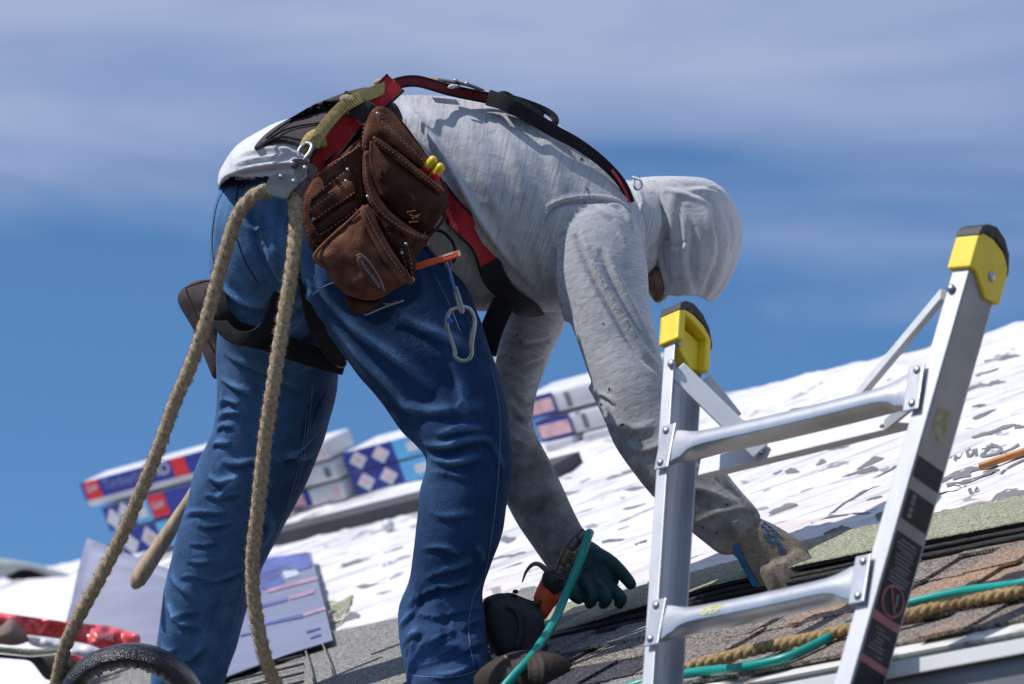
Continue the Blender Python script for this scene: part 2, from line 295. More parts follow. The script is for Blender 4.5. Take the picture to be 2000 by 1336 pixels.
# ---- lofted limb, rings across a line of sight-placed sections (x, y, D, half width px, half depth m)
def loft(sec, n=40, seg=40, sup=1.0, caps=(True, True), axis=None):
    q = cr(sec, n); c = A([P(x, y, d) for x, y, d, _, _ in q]); T = np.gradient(c, axis=0); T /= np.linalg.norm(T, axis=1)[:, None]
    if axis is not None: T = np.tile(axis, (n, 1))
    ra = q[:, 3]/F*q[:, 2]; rb = q[:, 4]; V = []; Fr = []
    rings = [(c[i], T[i], ra[i], rb[i]) for i in range(n)]
    if caps[0]:
        e = min(ra[0], rb[0])*0.75
        rings = [(c[0]-T[0]*e*math.sin(t), T[0], ra[0]*math.cos(t), rb[0]*math.cos(t)) for t in (1.5, 1.15, .8, .4)] + rings
    if caps[1]:
        e = min(ra[-1], rb[-1])*0.75
        rings += [(c[-1]+T[-1]*e*math.sin(t), T[-1], ra[-1]*math.cos(t), rb[-1]*math.cos(t)) for t in (.4, .8, 1.15, 1.5)]
    for cc, t, a_, b_ in rings:
        a = np.cross(t, FW); a /= np.linalg.norm(a); b = np.cross(a, t)
        for j in range(seg):
            w = 2*math.pi*j/seg; cw, sw = math.cos(w), math.sin(w)
            k = 1/((abs(cw)**(2*sup)+abs(sw)**(2*sup))**(1/(2*sup))) if sup != 1 else 1
            V.append(cc + k*(a_*cw*a + b_*sw*b))
    m = len(rings); Fc = [(i*seg+j, i*seg+(j+1) % seg, (i+1)*seg+(j+1) % seg, (i+1)*seg+j) for i in range(m-1) for j in range(seg)]
    Fc.append(tuple(range(seg))[::-1]); Fc.append(tuple((m-1)*seg+j for j in range(seg)))
    a0 = np.cross(T, FW); a0 /= np.linalg.norm(a0, axis=1)[:, None]; b0 = np.cross(a0, T)
    return dict(V=V, F=Fc, c=c, a=a0, b=b0, r=(ra+rb)/2, s=np.concatenate([[0], np.cumsum(np.linalg.norm(np.diff(c, axis=0), axis=1))]))
def fuse(lofts, voxel, smooth):
    mb = MB()
    for l in lofts: mb.add(l['V'], l['F'])
    me = bpy.data.meshes.new('tmp'); me.from_pydata(mb.V, [], mb.F); o = bpy.data.objects.new('tmp', me); COL.objects.link(o)
    rm = o.modifiers.new('r', 'REMESH'); rm.mode = 'VOXEL'; rm.voxel_size = voxel; rm.adaptivity = 0
    sm = o.modifiers.new('s', 'SMOOTH'); sm.factor = 0.5; sm.iterations = smooth
    dg = bpy.context.evaluated_depsgraph_get(); ev = o.evaluated_get(dg); m2 = bpy.data.meshes.new_from_object(ev); bpy.data.objects.remove(o)
    return m2
def arrays(me):
    n = len(me.vertices); V = np.empty(n*3); me.vertices.foreach_get('co', V); Nn = np.empty(n*3); me.vertices.foreach_get('normal', Nn); return V.reshape(-1, 3), Nn.reshape(-1, 3)
def bvh_of(me):
    return BVHTree.FromPolygons([v.co for v in me.vertices], [tuple(p.vertices) for p in me.polygons])
def ray(b, x, y):
    d = Vector(P(x, y, 1)-CAM); h = b.ray_cast(Vector(CAM), d.normalized()); return h
def on(b, x, y, off=0.0, Dg=8.1):
    """point on a body surface along a sight line, raised by off; past the outline it keeps the depth of the nearest surface"""
    h = ray(b, x, y)
    if h[0] is not None:
        nn = A(h[1]); 
        return A(h[0]) + nn*off, nn
    h = b.find_nearest(Vector(P(x, y, Dg))); D = proj(A(h[0]))[0, 2]; h2 = b.find_nearest(Vector(P(x, y, D))); D = proj(A(h2[0]))[0, 2]
    return P(x, y, D), A(h2[1])
def press(V, Nn, b, folds):
    """push cloth in and out along fold lines: (polyline px, height m, width m[, groove share])"""
    W_ = np.zeros(len(V)); pxy = proj(V); folds = [(f[0], f[1]*1.2, f[2]*.74, *f[3:]) for f in folds]
    for f in folds:
        pl, h, wd = f[0], f[1], f[2]; gr = f[3] if len(f) > 3 else 0.6
        n = max(6, int(sum(math.dist(pl[i], pl[i+1]) for i in range(len(pl)-1))/2)); q = cr(pl, n); c = []; d2 = []
        for x, y in q:
            r = ray(b, x, y)
            if r[0] is None: continue
            c.append(A(r[0])); d2.append((x, y))
        if len(c) < 3: continue
        c = A(c); d2 = A(d2); lo = c.min(0)-3*wd; hi = c.max(0)+3*wd
        idx = np.where(np.all((V > lo) & (V < hi), axis=1))[0]
        if not len(idx): continue
        D = np.linalg.norm(V[idx][:, None, :]-c[None], axis=2); j = D.argmin(1); d = D[np.arange(len(idx)), j]
        tt = j/(len(c)-1); taper = np.sin(np.pi*np.clip(tt, 0.0, 1))**0.6
        tg = np.gradient(d2, axis=0); nn = np.stack([-tg[:, 1], tg[:, 0]], 1); nn /= np.linalg.norm(nn, axis=1)[:, None]+1e-9
        side = np.sign(((pxy[idx, :2]-d2[j])*nn[j]).sum(1)); sd_ = d*side
        W_[idx] += h*taper*(np.exp(-(sd_/wd)**2) - gr*np.exp(-((sd_-1.5*wd)/wd)**2))
    return V + Nn*W_[:, None]
def rumple(V, Nn, amp, sc, stretch=(1, 1, 1)):
    o = np.empty(len(V)); st = Vector(stretch)
    for i, v in enumerate(V): o[i] = mnoise.turbulence(Vector((v[0]*sc*st[0], v[1]*sc*st[1], v[2]*sc*st[2])), 2, False) - 0.5
    return V + Nn*(o*amp)[:, None]
def garment(name, lofts, voxel, smooth, folds, m, parent, amp=0.006, sc=7, dirt_tone=None, shape=None, stretch=(1, 1, 1), cut=None, wear_crease_shade=False):
    me = fuse(lofts, voxel, smooth)
    if cut:
        bm = bmesh.new(); bm.from_mesh(me); pp = proj(A([tuple(v.co) for v in bm.verts])); kill = [v for v, q in zip(bm.verts, pp) if cut(q[0], q[1])]
        bmesh.ops.delete(bm, geom=kill, context='VERTS'); bm.to_mesh(me); bm.free(); me.update()
    V, Nn = arrays(me)
    if shape is not None: V = shape(V, Nn); me.vertices.foreach_set('co', V.ravel()); me.update(); V, Nn = arrays(me)
    b = bvh_of(me)
    V = rumple(V, Nn, amp, sc, stretch); V0 = V; V = press(V, Nn, b, folds); ridge = ((V-V0)*Nn).sum(1)
    me.vertices.foreach_set('co', V.ravel()); me.update()
    best = np.full(len(V), 1e9); thr = np.zeros((len(V), 3)); base = 0.0
    for l in lofts:
        for i in range(0, len(l['c']), 2):
            d = V-l['c'][i]; q = np.linalg.norm(d, axis=1)/l['r'][i]; k = q < best
            if k.any():
                best[k] = q[k]; t = (np.cross(l['a'][i], l['b'][i])); ax = d[k]@(-t/np.linalg.norm(t)); ca = d[k]@l['a'][i]; sa = d[k]@l['b'][i]; rr = np.hypot(ca, sa)+1e-6
                thr[k, 0] = base + l['s'][i] - 0*ax; thr[k, 1] = ca/rr; thr[k, 2] = sa/rr
        base += 5
    # continuous length coordinate: project on the local axis
    base = 0.0; best[:] = 1e9
    for l in lofts:
        cc = l['c']; tt = np.gradient(cc, axis=0); tt /= np.linalg.norm(tt, axis=1)[:, None]
        for i in range(0, len(cc)):
            d = V-cc[i]; q = np.linalg.norm(d, axis=1)/l['r'][i]; k = q < best; best[k] = q[k]; thr[k, 0] = base + l['s'][i] + d[k]@tt[i]
        base += 5
    at = me.attributes.new('thr', 'FLOAT_VECTOR', 'POINT'); at.data.foreach_set('vector', thr.ravel())
    dv = np.zeros(len(V)) if dirt_tone is None else dirt_tone(proj(V)); dv = dv + (np.clip(ridge/.006, 0, 1)*.6 - np.clip(-ridge/.004, 0, 1)*.25 if wear_crease_shade else 0); at = me.attributes.new('dirt_tone', 'FLOAT', 'POINT'); at.data.foreach_set('value', dv)  # worn ridges go paler; grooves go darker, crease shade painted in
    me.polygons.foreach_set('use_smooth', [True]*len(me.polygons)); me.materials.clear(); me.materials.append(m)
    o = bpy.data.objects.new(name, me); COL.objects.link(o); put(o, parent); return o, bvh_of(me)

def inside_poly(pt, poly):
    x, y = pt; c = False; j = len(poly)-1
    for i in range(len(poly)):
        xi, yi = poly[i]; xj, yj = poly[j]
        if (yi > y) != (yj > y) and x < (xj-xi)*(y-yi)/(yj-yi)+xi: c = not c
        j = i
    return c
def patch(name, poly, depth, m, parent, bulge=0.01, th=0.008, step=9, curve=True, edge=22, rough=0.0, on_b=None, off=0.004, **props):
    """a padded panel: outline given by sight lines, own depth field, real thickness"""
    poly = [tuple(p) for p in poly]
    if curve:
        cl = poly+[poly[0]]; pp = []
        n = len(poly)
        for i in range(n):
            a, b = A(cl[i]), A(cl[i+1]); k = max(1, int(np.linalg.norm(b-a)/step))
            for t in range(k): pp.append(tuple(a+(b-a)*t/k))
        pq = A(pp); 
        for _ in range(2): pq = 0.25*np.roll(pq, 1, 0)+0.5*pq+0.25*np.roll(pq, -1, 0)
        ring = [tuple(q) for q in pq]
    else:
        ring = []
        for i in range(len(poly)):
            a, b = A(poly[i]), A(poly[(i+1) % len(poly)]); k = max(1, int(np.linalg.norm(b-a)/step))
            for t in range(k): ring.append(tuple(a+(b-a)*t/k))
    R_ = A(ring); x0, y0 = R_.min(0); x1, y1 = R_.max(0); inner = []
    for i, y in enumerate(np.arange(y0, y1, step*0.87)):
        for x in np.arange(x0 + (step/2 if i % 2 else 0), x1, step):
            if inside_poly((x, y), ring) and np.min(np.hypot(R_[:, 0]-x, R_[:, 1]-y)) > step*0.6: inner.append((x, y))
    allp = [Vector(q) for q in ring+inner]; nr = len(ring)
    vs, _, fs, *_ = delaunay_2d_cdt(allp, [], [list(range(nr))], 1, 1e-6)
    pv = A([tuple(v) for v in vs]); seg = R_
    # distance to outline
    a = seg; b = np.roll(seg, -1, 0); ab = b-a; D = np.full(len(pv), 1e9)
    for i in range(nr):
        t = np.clip(((pv-a[i])@ab[i])/(ab[i]@ab[i]+1e-9), 0, 1); D = np.minimum(D, np.linalg.norm(pv-(a[i]+t[:, None]*ab[i]), axis=1))
    g = 1-np.exp(-D/edge); front = []; back = []
    for i, (x, y) in enumerate(pv):
        if on_b is not None: q, nn = on(on_b, x, y, 0); d = proj(q)[0, 2]-off
        else: d = depth(x, y) if callable(depth) else depth
        d -= bulge*g[i]
        if rough: d += rough*(mnoise.noise(Vector((x*0.02, y*0.02, d)))+0.4*mnoise.noise(Vector((x*0.06, y*0.06, 3))))
        front.append(P(x, y, d)); back.append(P(x, y, d+th+bulge*g[i]*0.6))
    n = len(pv); V = front+back; Fc = []
    ec = {}
    for f in fs:
        f = list(f); p0, p1, p2 = pv[f[0]], pv[f[1]], pv[f[2]]
        if (p1[0]-p0[0])*(p2[1]-p0[1])-(p1[1]-p0[1])*(p2[0]-p0[0]) > 0: f = f[::-1]
        Fc.append(tuple(f)); Fc.append(tuple(i+n for i in f[::-1]))
        for i in range(len(f)): e = (f[i], f[(i+1) % len(f)]); ec[e] = 1
    for (i, j) in list(ec):
        if (j, i) not in ec: Fc.append((j, i, i+n, j+n))
    o = mk(name, V, Fc, m, parent, True, **props); return o

def strap(name, px, width, m, parent, b=None, off=0.006, th=0.004, D=None, n=None, edge_m=None, seg_up=None, taper=None, **props):
    """flat webbing following a body: rows (x, y) or (x, y, D)"""
    rows = A(px, dtype=float); L_ = sum(math.dist(rows[i][:2], rows[i+1][:2]) for i in range(len(rows)-1)); n = n or max(8, int(L_/7)); q = cr(rows, n)
    C_ = []; NN = []
    for i, r in enumerate(q):
        if len(r) > 2: C_.append(P(*r[:3])); NN.append(-FW)
        else:
            c, nn = on(b, r[0], r[1], off); C_.append(c); NN.append(nn)
    C_ = A(C_); NN = A(NN)
    for _ in range(4):
        C_[1:-1] = .25*C_[:-2]+.5*C_[1:-1]+.25*C_[2:]; NN[1:-1] = .25*NN[:-2]+.5*NN[1:-1]+.25*NN[2:]
    NN /= np.linalg.norm(NN, axis=1)[:, None]; T = np.gradient(C_, axis=0); T /= np.linalg.norm(T, axis=1)[:, None]
    if seg_up is not None: NN = np.tile(A(seg_up)/np.linalg.norm(seg_up), (n, 1))
    V = []; Fc = []; k = 8
    prof = [(-1, 0), (-.93, 1), (-.5, 1.1), (0, 1.15), (.5, 1.1), (.93, 1), (1, 0), (0.9, -.4), (-.9, -.4)]; k = len(prof)
    wm = width/F*8.0/2
    for i in range(n):
        sdv = np.cross(T[i], NN[i]); sdv /= np.linalg.norm(sdv); nn = np.cross(sdv, T[i]); ww = wm*(taper(i/(n-1)) if taper else 1)
        for a_, h_ in prof: V.append(C_[i] + sdv*a_*ww + nn*h_*th)
        if i:
            for j in range(k): Fc.append(((i-1)*k+j, i*k+j, i*k+(j+1) % k, (i-1)*k+(j+1) % k))
    Fc.append(tuple(range(k))); Fc.append(tuple((n-1)*k+j for j in range(k))[::-1])
    o = mk(name, V, Fc, m, parent, False, **props)
    if edge_m:
        for s_ in (-1, 1):
            e = []
            for i in range(n):
                sdv = np.cross(T[i], NN[i]); sdv /= np.linalg.norm(sdv); nn = np.cross(sdv, T[i]); ww = wm*(taper(i/(n-1)) if taper else 1)
                e.append(C_[i]+sdv*s_*ww + nn*th*0.6)
            Vt, Ft = tube_geo(e, 0.0028, 6); mk('binding', Vt, Ft, edge_m, parent)
    return o, C_, NN
def stitches(px, parent, D=None, b=None, m=None, ln=5.5, gap=4.0, r=0.0009, off=0.002, name='stitching'):
    rows = A(px, dtype=float); L_ = sum(math.dist(rows[i][:2], rows[i+1][:2]) for i in range(len(rows)-1)); q = cr(rows, max(4, int(L_/2))); mb = MB(); acc = 0; i = 0
    step = L_/len(q); per = max(2, int(round((ln+gap)/step))); w = max(1, int(round(ln/step)))
    for i in range(0, len(q)-w, per):
        e = []
        for j in (i, i+w):
            x, y = q[j][:2]
            if len(q[j]) > 2: e.append(P(x, y, q[j][2]))
            elif b is not None: e.append(on(b, x, y, off)[0])
            else: e.append(P(x, y, (D(x, y) if callable(D) else D)))
        mb.tube(e, r, 5)
    return mb.obj(name, m or M_STITCH, parent, kind='stuff')
def face_text(txt, o, ax, ay, h, m, parent, name='lettering', depth=0.0012, width=None, font_shear=0):
    """raised lettering: origin (left base), axis along the text, axis up, cap height"""
    cu = bpy.data.curves.new(name, 'FONT'); cu.body = txt; cu.size = 1.0; cu.extrude = 0.5; cu.resolution_u = 2; cu.shear = font_shear
    t = bpy.data.objects.new('tmp', cu); COL.objects.link(t); dg = bpy.context.evaluated_depsgraph_get(); me = bpy.data.meshes.new_from_object(t.evaluated_get(dg)); bpy.data.objects.remove(t)
    n = len(me.vertices); V = np.empty(n*3); me.vertices.foreach_get('co', V); V = V.reshape(-1, 3)
    Fc = [tuple(p.vertices) for p in me.polygons]; bpy.data.meshes.remove(me)
    ax = A(ax)/np.linalg.norm(ax); ay = A(ay); ay = ay/np.linalg.norm(ay); nz_ = np.cross(ax, ay); k = h/0.72; kx = (width/(V[:, 0].max()-V[:, 0].min())) if width else k
    W2 = A(o) + np.outer((V[:, 0]-V[:, 0].min())*kx, ax) + np.outer(V[:, 1]*k, ay) + np.outer((V[:, 2]+.5)*depth, nz_)
    return mk(name, W2, Fc, m, parent, False)
def ring_quad(c, ax, ay, m, parent, name, off=None, th=0.002):
    nz_ = np.cross(A(ax), A(ay)); nz_ /= np.linalg.norm(nz_); mb = MB(); mb.box(A(c)+nz_*th/2, ax, ay, nz_*th/2); return mb.obj(name, m, parent)

# ================================================================== SETTING
def grid_on_roof(a0, a1, b0, b1, na, nb, hf):
    aa = np.linspace(a0, a1, na); bb = np.linspace(b0, b1, nb); V = []; AB = []
    for b_ in bb:
        for a_ in aa: V.append(RF(a_, b_, hf(a_, b_))); AB.append((a_, b_, 0))
    Fc = [(j*na+i, j*na+i+1, (j+1)*na+i+1, (j+1)*na+i) for j in range(nb-1) for i in range(na-1)]
    return V, Fc, AB
g = mk('ground', [(-900, -900, 0), (900, -900, 0), (900, 900, 0), (-900, 900, 0)], [(0, 1, 2, 3)], mat('dry_ground', (0.07, 0.065, 0.05), 0.95, var=0.2, scale=2, bump=0.3, bscale=20), None, False, kind='structure')
EB = -0.345; RB = 2.63; A0, A1 = -5.4, 2.8
# roof deck: both slopes, real thickness
mb = MB(); pr = [RF(A0, EB, -.03), RF(A1, EB, -.03), RF(A1, RB, -.03), RF(A0, RB, -.03)]
S2 = -W*math.cos(BE) + A([0, 0, math.sin(BE)]); far = [RF(A1, RB, -.03)-S2*3.0, RF(A0, RB, -.03)-S2*3.0]
dn = A([0, 0, -0.12]); V = pr+far+[A(q)+dn for q in pr+far]
mb.add(V, [(0, 1, 2, 3), (3, 2, 4, 5), (6, 9, 8, 7), (9, 11, 10, 8), (0, 6, 7, 1), (5, 4, 10, 11), (1, 7, 8, 2), (2, 8, 10, 4), (0, 3, 9, 6), (3, 5, 11, 9)])
roof = mb.obj('roof', mat('plywood_deck', (0.35, 0.26, 0.16), 0.85, var=0.2, scale=8), None, False, kind='structure')
# house wall and soffit below the eave
mb = MB(); c0 = RF(0, 0, 0); wl = RF(A0, EB, -.03) + W*0.35; wr = RF(A1, EB, -.03) + W*0.35
zt = wl[2]+.05
mb.add([(wl[0], wl[1], 0), (wr[0], wr[1], 0), (wr[0], wr[1], zt), (wl[0], wl[1], zt)] + [(wl[0]+W[0]*4, wl[1]+W[1]*4, 0), (wr[0]+W[0]*4, wr[1]+W[1]*4, 0), (wr[0]+W[0]*4, wr[1]+W[1]*4, zt), (wl[0]+W[0]*4, wl[1]+W[1]*4, zt)],
       [(0, 1, 2, 3), (1, 5, 6, 2), (5, 4, 7, 6), (4, 0, 3, 7)])
mb.obj('house_wall', M_WHITEPAINT, None, False, kind='structure')

# underlayment: one creased white sheet over the deck
def wr_h(a, b):
    c_, s_ = .809, .588; p = a*c_+b*s_; q = -a*s_+b*c_
    w = mnoise.noise(Vector((p*1.4, q*1.4, 5.0)))*.5
    r1 = 1-abs(mnoise.noise(Vector((p*1.3, (q+w*.25)*7.5, 0.3))))*2.2; r2 = 1-abs(mnoise.noise(Vector((p*3.0, (q+w*.2)*17, 2.3))))*2.4
    return mnoise.noise(Vector((a*1.6, b*3.2, 0.7)))*0.008 + max(0, r1)**3*.013*(.5+w) + max(0, r2)**4*.006*(.7-w)
def sheet_h(a, b): return 0.006 + max(0, wr_h(a, b)+0.006) * (1.0 if b > .55 else 0.4)
V, Fc, AB = grid_on_roof(-5.2, 2.6, 0.36, RB+.0, 620, 230, sheet_h)
und = mk('underlayment', V, Fc, M_SHEET, roof)
at = und.data.attributes.new('ab', 'FLOAT_VECTOR', 'POINT'); at.data.foreach_set('vector', A(AB).ravel())
# ridge roll of the sheet
V, Fc, AB = grid_on_roof(-5.2, 2.6, 0, 1, 300, 7, lambda a, b: 0)
V = []
for j in range(7):
    t = j/6
    for i in range(300):
        a_ = -5.2+7.8*i/299; q = RF(a_, RB, 0.008+abs(wr_h(a_, 2.6))*0.8) ; V.append(q + NR*0.018*math.sin(t*1.7) - S2*0.16*t*t + W*0.02*t)
V2 = mk('ridge_fold', V, Fc, M_SHEET, roof); at = V2.data.attributes.new('ab', 'FLOAT_VECTOR', 'POINT'); at.data.foreach_set('vector', A(AB).ravel())

# printed marks on the sheet, flat ink lying on it
def mark(name, px, parent=und, m=M_INK, h=0.003):
    q = A([Rab(x, y, .010) for x, y in px]); c = q.mean(0); n = len(q); V = []; rg = (1, .8, .6, .4, .2)
    for k_ in rg: V += [RF(*(c+(p-c)*k_), sheet_h(*(c+(p-c)*k_))+h*.5) for p in q]
    V.append(RF(*c, sheet_h(*c)+h*.5)); Fc = [(k_*n+i, k_*n+(i+1) % n, (k_+1)*n+(i+1) % n, (k_+1)*n+i) for k_ in range(len(rg)-1) for i in range(n)] + [((len(rg)-1)*n+i, (len(rg)-1)*n+(i+1) % n, len(rg)*n) for i in range(n)]
    return mk(name, V, Fc, m, parent, False)
def blob(x, y, l, h, sl=-0.2, seed=0):
    r = random.Random(seed+int(x*7+y)); o = []; ph = r.random()*6; p2 = r.random()*6; tail = r.uniform(.2, .8)
    for i in range(26):
        t = 2*math.pi*i/26; ct = math.cos(t); st = math.sin(t); k = 1+.18*math.sin(3*t+ph)+.10*math.sin(7*t+p2)
        w = (abs(st)**1.25)*(1-.55*tail*ct)*k; o.append((x+l*ct, y+h*math.copysign(w, st)+l*ct*sl + h*.35*math.sin(ct*2.5+ph)))
    return o
blobs = [(1983, 968, 52, 13, -.33), (1995, 990, 30, 9, -.3), (1895, 1005, 42, 9, -.3), (1850, 1002, 20, 3, -.28), (1530, 995, 32, 9, -.25), (1518, 1006, 18, 5, -.25), (1925, 848, 30, 5, -.32), (1955, 838, 35, 5, -.3),
         (1960, 705, 40, 4, -.2), (1930, 733, 26, 4, -.22), (1905, 762, 40, 4, -.2), (1950, 750, 18, 3, -.2), (1915, 800, 16, 4, -.25), (1925, 815, 26, 4, -.35), (1995, 836, 16, 8, -.1),
         (1640, 1042, 32, 6, -.24), (1605, 907, 12, 3, -.3), (1700, 905, 30, 5, -.4), (1680, 927, 40, 4, -.3), (1710, 980, 18, 3, -.3), (1725, 1010, 14, 7, -.3), (1550, 925, 16, 3, -.2), (1520, 930, 14, 3, -.2),
         (1120, 965, 26, 4, -.25), (995, 1060, 18, 9, -.15), (985, 1095, 26, 4, -.25), (1000, 1118, 30, 5, -.3), (1012, 1090, 20, 3, -.3), (700, 1103, 34, 6, -.28), (770, 1080, 22, 4, -.3), (625, 1025, 18, 5, -.4), (690, 1210, 20, 8, -.25), (1035, 1157, 28, 7, -.12),
         (1180, 1090, 22, 4, -.25), (1200, 1060, 26, 4, -.2), (1255, 1065, 14, 6, -.4), (1420, 960, 20, 4, -.2), (1450, 880, 26, 3, -.3), (1580, 960, 18, 3, -.3), (1640, 880, 24, 3, -.25), (1480, 850, 22, 3, -.25), (1560, 800, 20, 3, -.2), (1600, 810, 14, 2, -.2), (1860, 900, 8, 2, -.2),
         (1230, 925, 16, 4, -.3), (1205, 935, 22, 3, -.3), (1240, 960, 24, 3, -.2), (880, 1160, 14, 3, -.2), (720, 1150, 26, 3, -.2), (740, 1040, 20, 3, -.3), (1110, 1010, 20, 3, -.3), (1240, 990, 26, 3, -.25), (1225, 1035, 20, 3, -.25), (560, 1040, 24, 3, -.25), (660, 1030, 30, 3, -.25)]
for i, q in enumerate(blobs): mark('printed_mark', blob(q[0], q[1], q[2]*.9, q[3]*(.75 if q[0] > 1480 or q[3] > 6 else .5), *q[4:]))
def stroke(px, wpx):
    q = cr(px, len(px)*5); T = np.gradient(q, axis=0); nn = np.stack([-T[:, 1], T[:, 0]], 1); nn /= np.linalg.norm(nn, axis=1)[:, None]
    w = np.broadcast_to(wpx, (len(px),)); w = np.interp(np.linspace(0, 1, len(q)), np.linspace(0, 1, len(px)), w)[:, None]
    mbs = MB(); Lq = q+nn*w; Rq = q-nn*w
    def pl(x, y, dz): a, b = Rab(x, y, .012); return RF(a, b, sheet_h(a, b)+.002+dz)
    V = [pl(*v, 0) for v in Lq]+[pl(*v, 0) for v in Rq]; n = len(q)
    return V, [(i, i+1, n+i+1, n+i) for i in range(n-1)]
ms = MB()
for px, wd in [([(1865, 903), (1885, 886), (1897, 879)], 3), ([(1889, 881), (1893, 896)], 3), ([(1894, 897), (1910, 882)], 2.4), ([(1907, 882), (1909, 896)], 3), ([(1918, 895), (1934, 878)], 3),
               ([(1918, 880), (1940, 876), (1957, 880), (1950, 890), (1925, 896), (1916, 895)], 2.6), ([(1955, 890), (1972, 884), (1992, 873)], 2.2), ([(1952, 892), (1968, 889)], 2),
               ([(1840, 945), (1862, 935), (1895, 925), (1925, 919), (1950, 918), (1940, 926), (1915, 936), (1885, 946), (1872, 948)], [2, 2, 3.5, 2, 4, 4, 2, 2, 2]), ([(1850, 951), (1862, 949), (1876, 948)], 3.5), ([(1862, 938), (1880, 933), (1897, 931)], 4),
               ([(1832, 972), (1850, 966), (1873, 960), (1888, 950)], 1.3), ([(1892, 962), (1898, 959), (1894, 965), (1903, 962)], .8), ([(1904, 960), (1910, 956), (1912, 960), (1904, 962)], .8),
               ([(1955, 928), (1975, 915), (2005, 903)], 1.2), ([(1620, 1010), (1665, 980), (1735, 948)], 1.1), ([(1585, 1026), (1640, 1010), (1700, 1003)], 1), ([(1700, 935), (1760, 905)], 1)]:
    V, Fc = stroke(px, wd); ms.add(V, Fc)
ms.obj('printed_lettering', M_INK, und, False, kind='stuff')

# toe board lying along the slope
def roof_box(a0, a1, b0, b1, h0, h1, bev=0.003):
    mb = MB(); c = RF((a0+a1)/2, (b0+b1)/2, (h0+h1)/2); mb.box(c, U*(a1-a0)/2, S*(b1-b0)/2, NR*(h1-h0)/2, bev); return mb
tb = roof_box(-2.95, -1.52, 2.03, 2.14, 0.012, 0.05).obj('toe_board', M_PLANK); tag(tb, 'dark narrow toe board laid across the white roof sheet behind the man', 'board')
rk = MB(); rk.ball(R(758, 1027, .03), 0.018, NR); rk = rk.obj('debris', M_WHITEP, None, True); tag(rk, 'small white scrap lying just below the dark toe board', 'scrap')

# laminated shingle courses, each shingle its own piece
def shingle(a0, a1, bb, expo, h, seed, m, name='shingle'):
    r = random.Random(seed); mb = MB(); n = 14
    # base lamina
    top = bb+expo+0.03; tk = 0.0065
    def slab(x0, x1, y0, y1, z0, t, jag=0.0015):
        nn = max(2, int((x1-x0)/0.03)); V = []; 
        for i in range(nn+1):
            x = x0+(x1-x0)*i/nn; j = r.uniform(-jag, jag); w_h = 0.0025*math.sin(x*9+seed)
            V += [RF(x, y0+j, z0+w_h), RF(x, y0+j, z0+t+w_h), RF(x, y1, z0+t-0.004), RF(x, y1, z0-0.004)]
        Fc = []
        for i in range(nn):
            o = i*4; p = o+4
            Fc += [(o, p, p+1, o+1), (o+1, p+1, p+2, o+2), (o+2, p+2, p+3, o+3)]
        Fc += [(0, 1, 2, 3), (nn*4+3, nn*4+2, nn*4+1, nn*4)]; mb.add(V, Fc)
    slab(a0, a1-0.002, bb+0.016, top, h, tk)
    x = a0 + r.uniform(0, .06)
    while x < a1-0.05:
        w = r.uniform(0.09, 0.24); x1 = min(x+w, a1-0.004); slab(x, x1, bb, top-0.02, h+tk+0.0005, tk); x = x1+r.uniform(0.05, 0.16)
    o = mb.obj(name, m, roof); return o
k = 0; EXP = 0.137
for c in range(5):
    b0 = -0.335+EXP*c; a = -3.2+0.33*((c*2) % 3)
    while a < 2.6:
        mm = M_GRANB if (a > 0.0 or c == 4) else M_GRANG
        if a > -1.15 and a < -0.25: mm = M_GRANSHADOW  # near-black granules paint the man's cast shadow on these shingles
        shingle(a, a+1.0, b0, EXP+0.02, 0.004+0.002*(c % 2), 11+k, mm); a += 1.003; k += 1
# the top course: olive headlap band whose lower edge is curled up over the course below
def course_band(a0, a1, b0, b1, lift, th, m, name, seed, setb=0.0, jag=0.004):
    r = random.Random(seed); na = int((a1-a0)/0.02); nb = 12; V = []
    for side in (0, 1):
        for j in range(nb+1):
            t = j/nb; b_ = b0+setb+(b1-b0-setb)*t
            for i in range(na+1):
                a_ = a0+(a1-a0)*i/na; jg = (mnoise.noise(Vector((a_*40, seed, 0)))*jag + mnoise.noise(Vector((a_*5, seed, 4)))*jag*2)*(1-t)
                h = 0.012+lift(a_)*(1-0.35*t)+0.004*mnoise.noise(Vector((a_*3, b_*6, seed))) + (th if side else 0)
                V.append(RF(a_, b_+jg, h))
    W_ = na+1; H = (nb+1)*W_; Fc = []
    for j in range(nb):
        for i in range(na):
            q = j*W_+i; Fc.append((q, q+W_, q+W_+1, q+1)); Fc.append((H+q, H+q+1, H+q+W_+1, H+q+W_))
    for i in range(na): Fc.append((i, i+1, H+i+1, H+i)); q = nb*W_+i; Fc.append((q+1, q, H+q, H+q+1))
    for j in range(nb): q = j*W_; Fc.append((q+W_, q, H+q, H+q+W_)); q += na; Fc.append((q, q+W_, H+q+W_, H+q))
    return mk(name, V, Fc, m, roof, True)
lf = lambda a: 0.034*min(1, max(0, (a+.16)/.5))*(0.8+.2*math.sin(a*3))
course_band(-0.30, 2.5, 0.25, 0.52, lambda a: lf(a)+.006, 0.003, M_OLIVE, 'starter_course', 3)
course_band(-0.29, 2.5, 0.25, 0.50, lambda a: lf(a)-.001, 0.0045, M_ASPH, 'starter_underside', 3.01, 0.002, jag=.004)
course_band(-0.25, 2.5, 0.245, 0.48, lambda a: lf(a)*.62-.004, 0.010, M_ASPH, 'course_edge', 8, 0.0)
course_band(-0.20, 2.5, 0.235, 0.45, lambda a: lf(a)*.25, 0.010, M_ASPH, 'course_edge', 12, 0.0)
